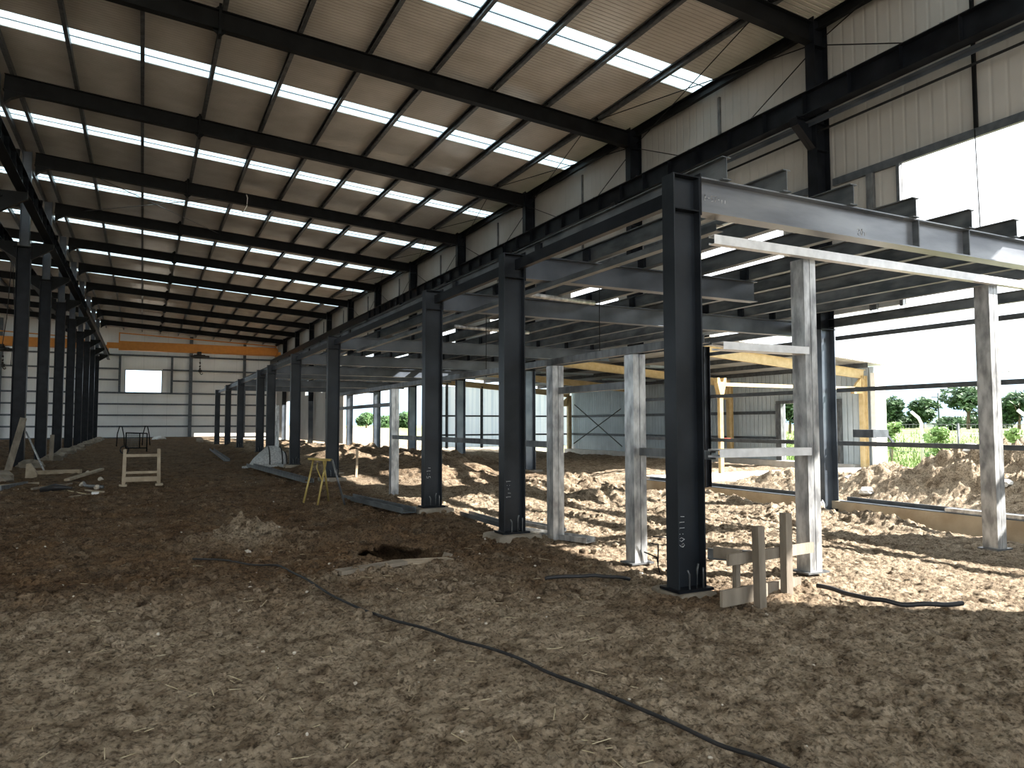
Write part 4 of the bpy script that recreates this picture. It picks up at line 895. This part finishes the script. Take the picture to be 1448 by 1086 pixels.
for k, (u, dist, h, w, lb) in enumerate(((1232, 105, 1.6, 2.6, 'low dark bush behind the field next to the annex'), (1283, 100, 1.2, 2.2, 'low bush between the two round trees'), (1335, 78, 1.0, 1.2, 'low dark bush before the blue roofed shed'), (1395, 95, 1.4, 2.6, 'low bush beside the tallest tree'), (1345, 110, 1.0, 2.4, 'low distant bush behind the blue roofed shed'))):
    x, y = at_(u, dist); GZ0 = fz(x, y); rnd = random.Random(60+k); mb = MB()
    for q in range(6): leaves(mb, (x+rnd.uniform(-.6, .6)*w, y+rnd.uniform(-.6, .6)*w, GZ0+h*rnd.uniform(.3, .7)), w*.45, 130, rnd, .4)
    S('bush', mb, M['leaf'], lb, 'bush', (x, y, GZ0), 'bushes behind the field')
for k, (u, dist, h, w, lb) in enumerate(((1258, 40.5, 2.6, .6, 'young leafy sapling by the fence next to the annex'), (1324, 39, 2.3, .65, 'bushy young sapling by the fence past the bent white post'), (1434, 35, 2.4, .45, 'thin young sapling past the lone front stud'))):
    x, y = at_(u, dist); tree(x, y, h, w, lb, 80+k, 'leafpale', 420, .14, 'young saplings by the fence')
mb = MB(); rnd = random.Random(5)
for k in range(9000):
    u = rnd.uniform(1215, 1460) if k % 4 else rnd.uniform(1095, 1135); d = rnd.uniform(25, 46)+rnd.random()**2*30; x, y = at_(u, d)
    if 13 < x < 26.2 and 16 < y < 42: continue
    if x < 26.2 and y < 42.5: continue
    GZ0 = fz(x, y); l = rnd.uniform(.12, .35); a = rnd.uniform(0, 6.28); i_ = len(mb.v)
    mb.v += [(x-.03*math.cos(a), y-.03*math.sin(a), GZ0), (x+.03*math.cos(a), y+.03*math.sin(a), GZ0), (x+rnd.uniform(-.1, .1), y+rnd.uniform(-.1, .1), GZ0+l)]; mb.f.append((i_, i_+1, i_+2))
tag(mb.build('grass', M['grass']), 'tall green grass growing along the fence', 'grass', kind='stuff')
GZ0 = 1.0; x, y = at_(1335, 92); t = T('shed', 'long low shed with a blue metal roof behind the field', 'shed', (x, y, GZ0))
a0, b0 = V((*at_(1309, 118), 1.0)), V((*at_(1366, 112), 1.0)); dr = (b0-a0).normalized(); nr = V((-dr.y, dr.x, 0))
mb = MB(); mb.bar(a0+nr*3+V((0,0,.2)), b0+nr*3+V((0,0,.2)), 6, 1.0); mb.build('walls', M['white'], t)
mb = MB(); mb._loft([[q+V((0,0,.65))-nr*.4, q+nr*3+V((0,0,1.7)), q+nr*6.4+V((0,0,.65)), q+nr*3+V((0,0,1.5))] for q in (a0-dr*.5, b0+dr*.5)]); mb.build('roof', M['blueroof'], t)
for q, (u, dist, h, lb) in enumerate(((1327, 95, 5.0, 'thin utility pole behind the field between the trees'), (1413, 60, 5.6, 'utility pole behind the lone front stud'))):
    x, y = at_(u, dist); mb = MB(); mb.tube([(x, y, GZ0), (x, y, h)], .1, 6); mb.bar((x-.6, y+.4, h-.5), (x+.6, y-.4, h-.5), .1, .1); S('utility_pole', mb, M['galvdull'], lb, 'pole', (x, y, GZ0))
for q, (x, y, r) in enumerate(((15.2, 11.6, .16), (15.9, 12.6, .11), (17.0, 10.2, .2), (16.1, 9.0, .12))):
    mb = MB(); mb.lump((x, y, th(x, y)+r*.3), r, q+9, 8, 5, (1.2, 1, .7)); S('pale_rock', mb, M['slab'], ('pale rock lying at the foot of the outside spoil heap', 'small pale rock on the outside spoil heap, nearest the annex', 'larger pale rock high on the outside spoil heap', 'small pale rock on the outside spoil heap beside the lone stud')[q], 'rock', (x, y, 0))

# ------------------------------------------------------------------ light
w = bpy.data.worlds.new('sky'); sc.world = w; w.use_nodes = True; N = w.node_tree.nodes; L = w.node_tree.links
bg = N['Background']; tc = N.new('ShaderNodeTexCoord'); sp = N.new('ShaderNodeSeparateXYZ'); L.new(tc.outputs['Generated'], sp.inputs[0])
r = N.new('ShaderNodeValToRGB'); e = r.color_ramp.elements
e[0].position = 0.0; e[0].color = (.42,.66,.86,1); e[1].position = .6; e[1].color = (.86,.94,1.0,1)
q = e.new(.05); q.color = (.66,.83,.95,1); q = e.new(.14); q.color = (.93,.97,1.0,1)
L.new(sp.outputs['Z'], r.inputs['Fac']); L.new(r.outputs['Color'], bg.inputs['Color']); bg.inputs['Strength'].default_value = 1.9
s = bpy.data.lights.new('sun', 'SUN'); s.energy = 19; s.angle = math.radians(.6); s.color = (1.0, .955, .89)
so = bpy.data.objects.new('sun', s); C.objects.link(so)
so.rotation_euler = V((1, -.65, .77)).to_track_quat('Z', 'Y').to_euler(); so.location = (40, -26, 31)

# ------------------------------------------------------------------ camera
cam = bpy.data.cameras.new('camera'); co = bpy.data.objects.new('camera', cam); C.objects.link(co); sc.camera = co
cam.sensor_width = 36; cam.lens = 1030.96/1448*36; cam.clip_end = 1500; cam.clip_start = .05
yw, pt, rl = math.radians(26.865), math.radians(3.151), math.radians(-.08)
F = V((math.sin(yw)*math.cos(pt), math.cos(yw)*math.cos(pt), math.sin(pt))); R = V((math.cos(yw), -math.sin(yw), 0)); U = R.cross(F)
R2 = R*math.cos(rl)+U*math.sin(rl); U2 = -R*math.sin(rl)+U*math.cos(rl)
co.matrix_world = Matrix(((R2.x, U2.x, -F.x, 0), (R2.y, U2.y, -F.y, 0), (R2.z, U2.z, -F.z, EYE), (0,0,0,1)))

vs = sc.view_settings; sc.display_settings.display_device = 'sRGB'
vs.view_transform = 'Standard'; vs.look = 'None'; vs.exposure = 0.42; vs.gamma = 1; vs.use_curve_mapping = False
sc.cycles.use_denoising = True
sc.cycles.max_bounces = 10; sc.cycles.diffuse_bounces = 6; sc.cycles.transmission_bounces = 8
sc.cycles.sample_clamp_indirect = 6
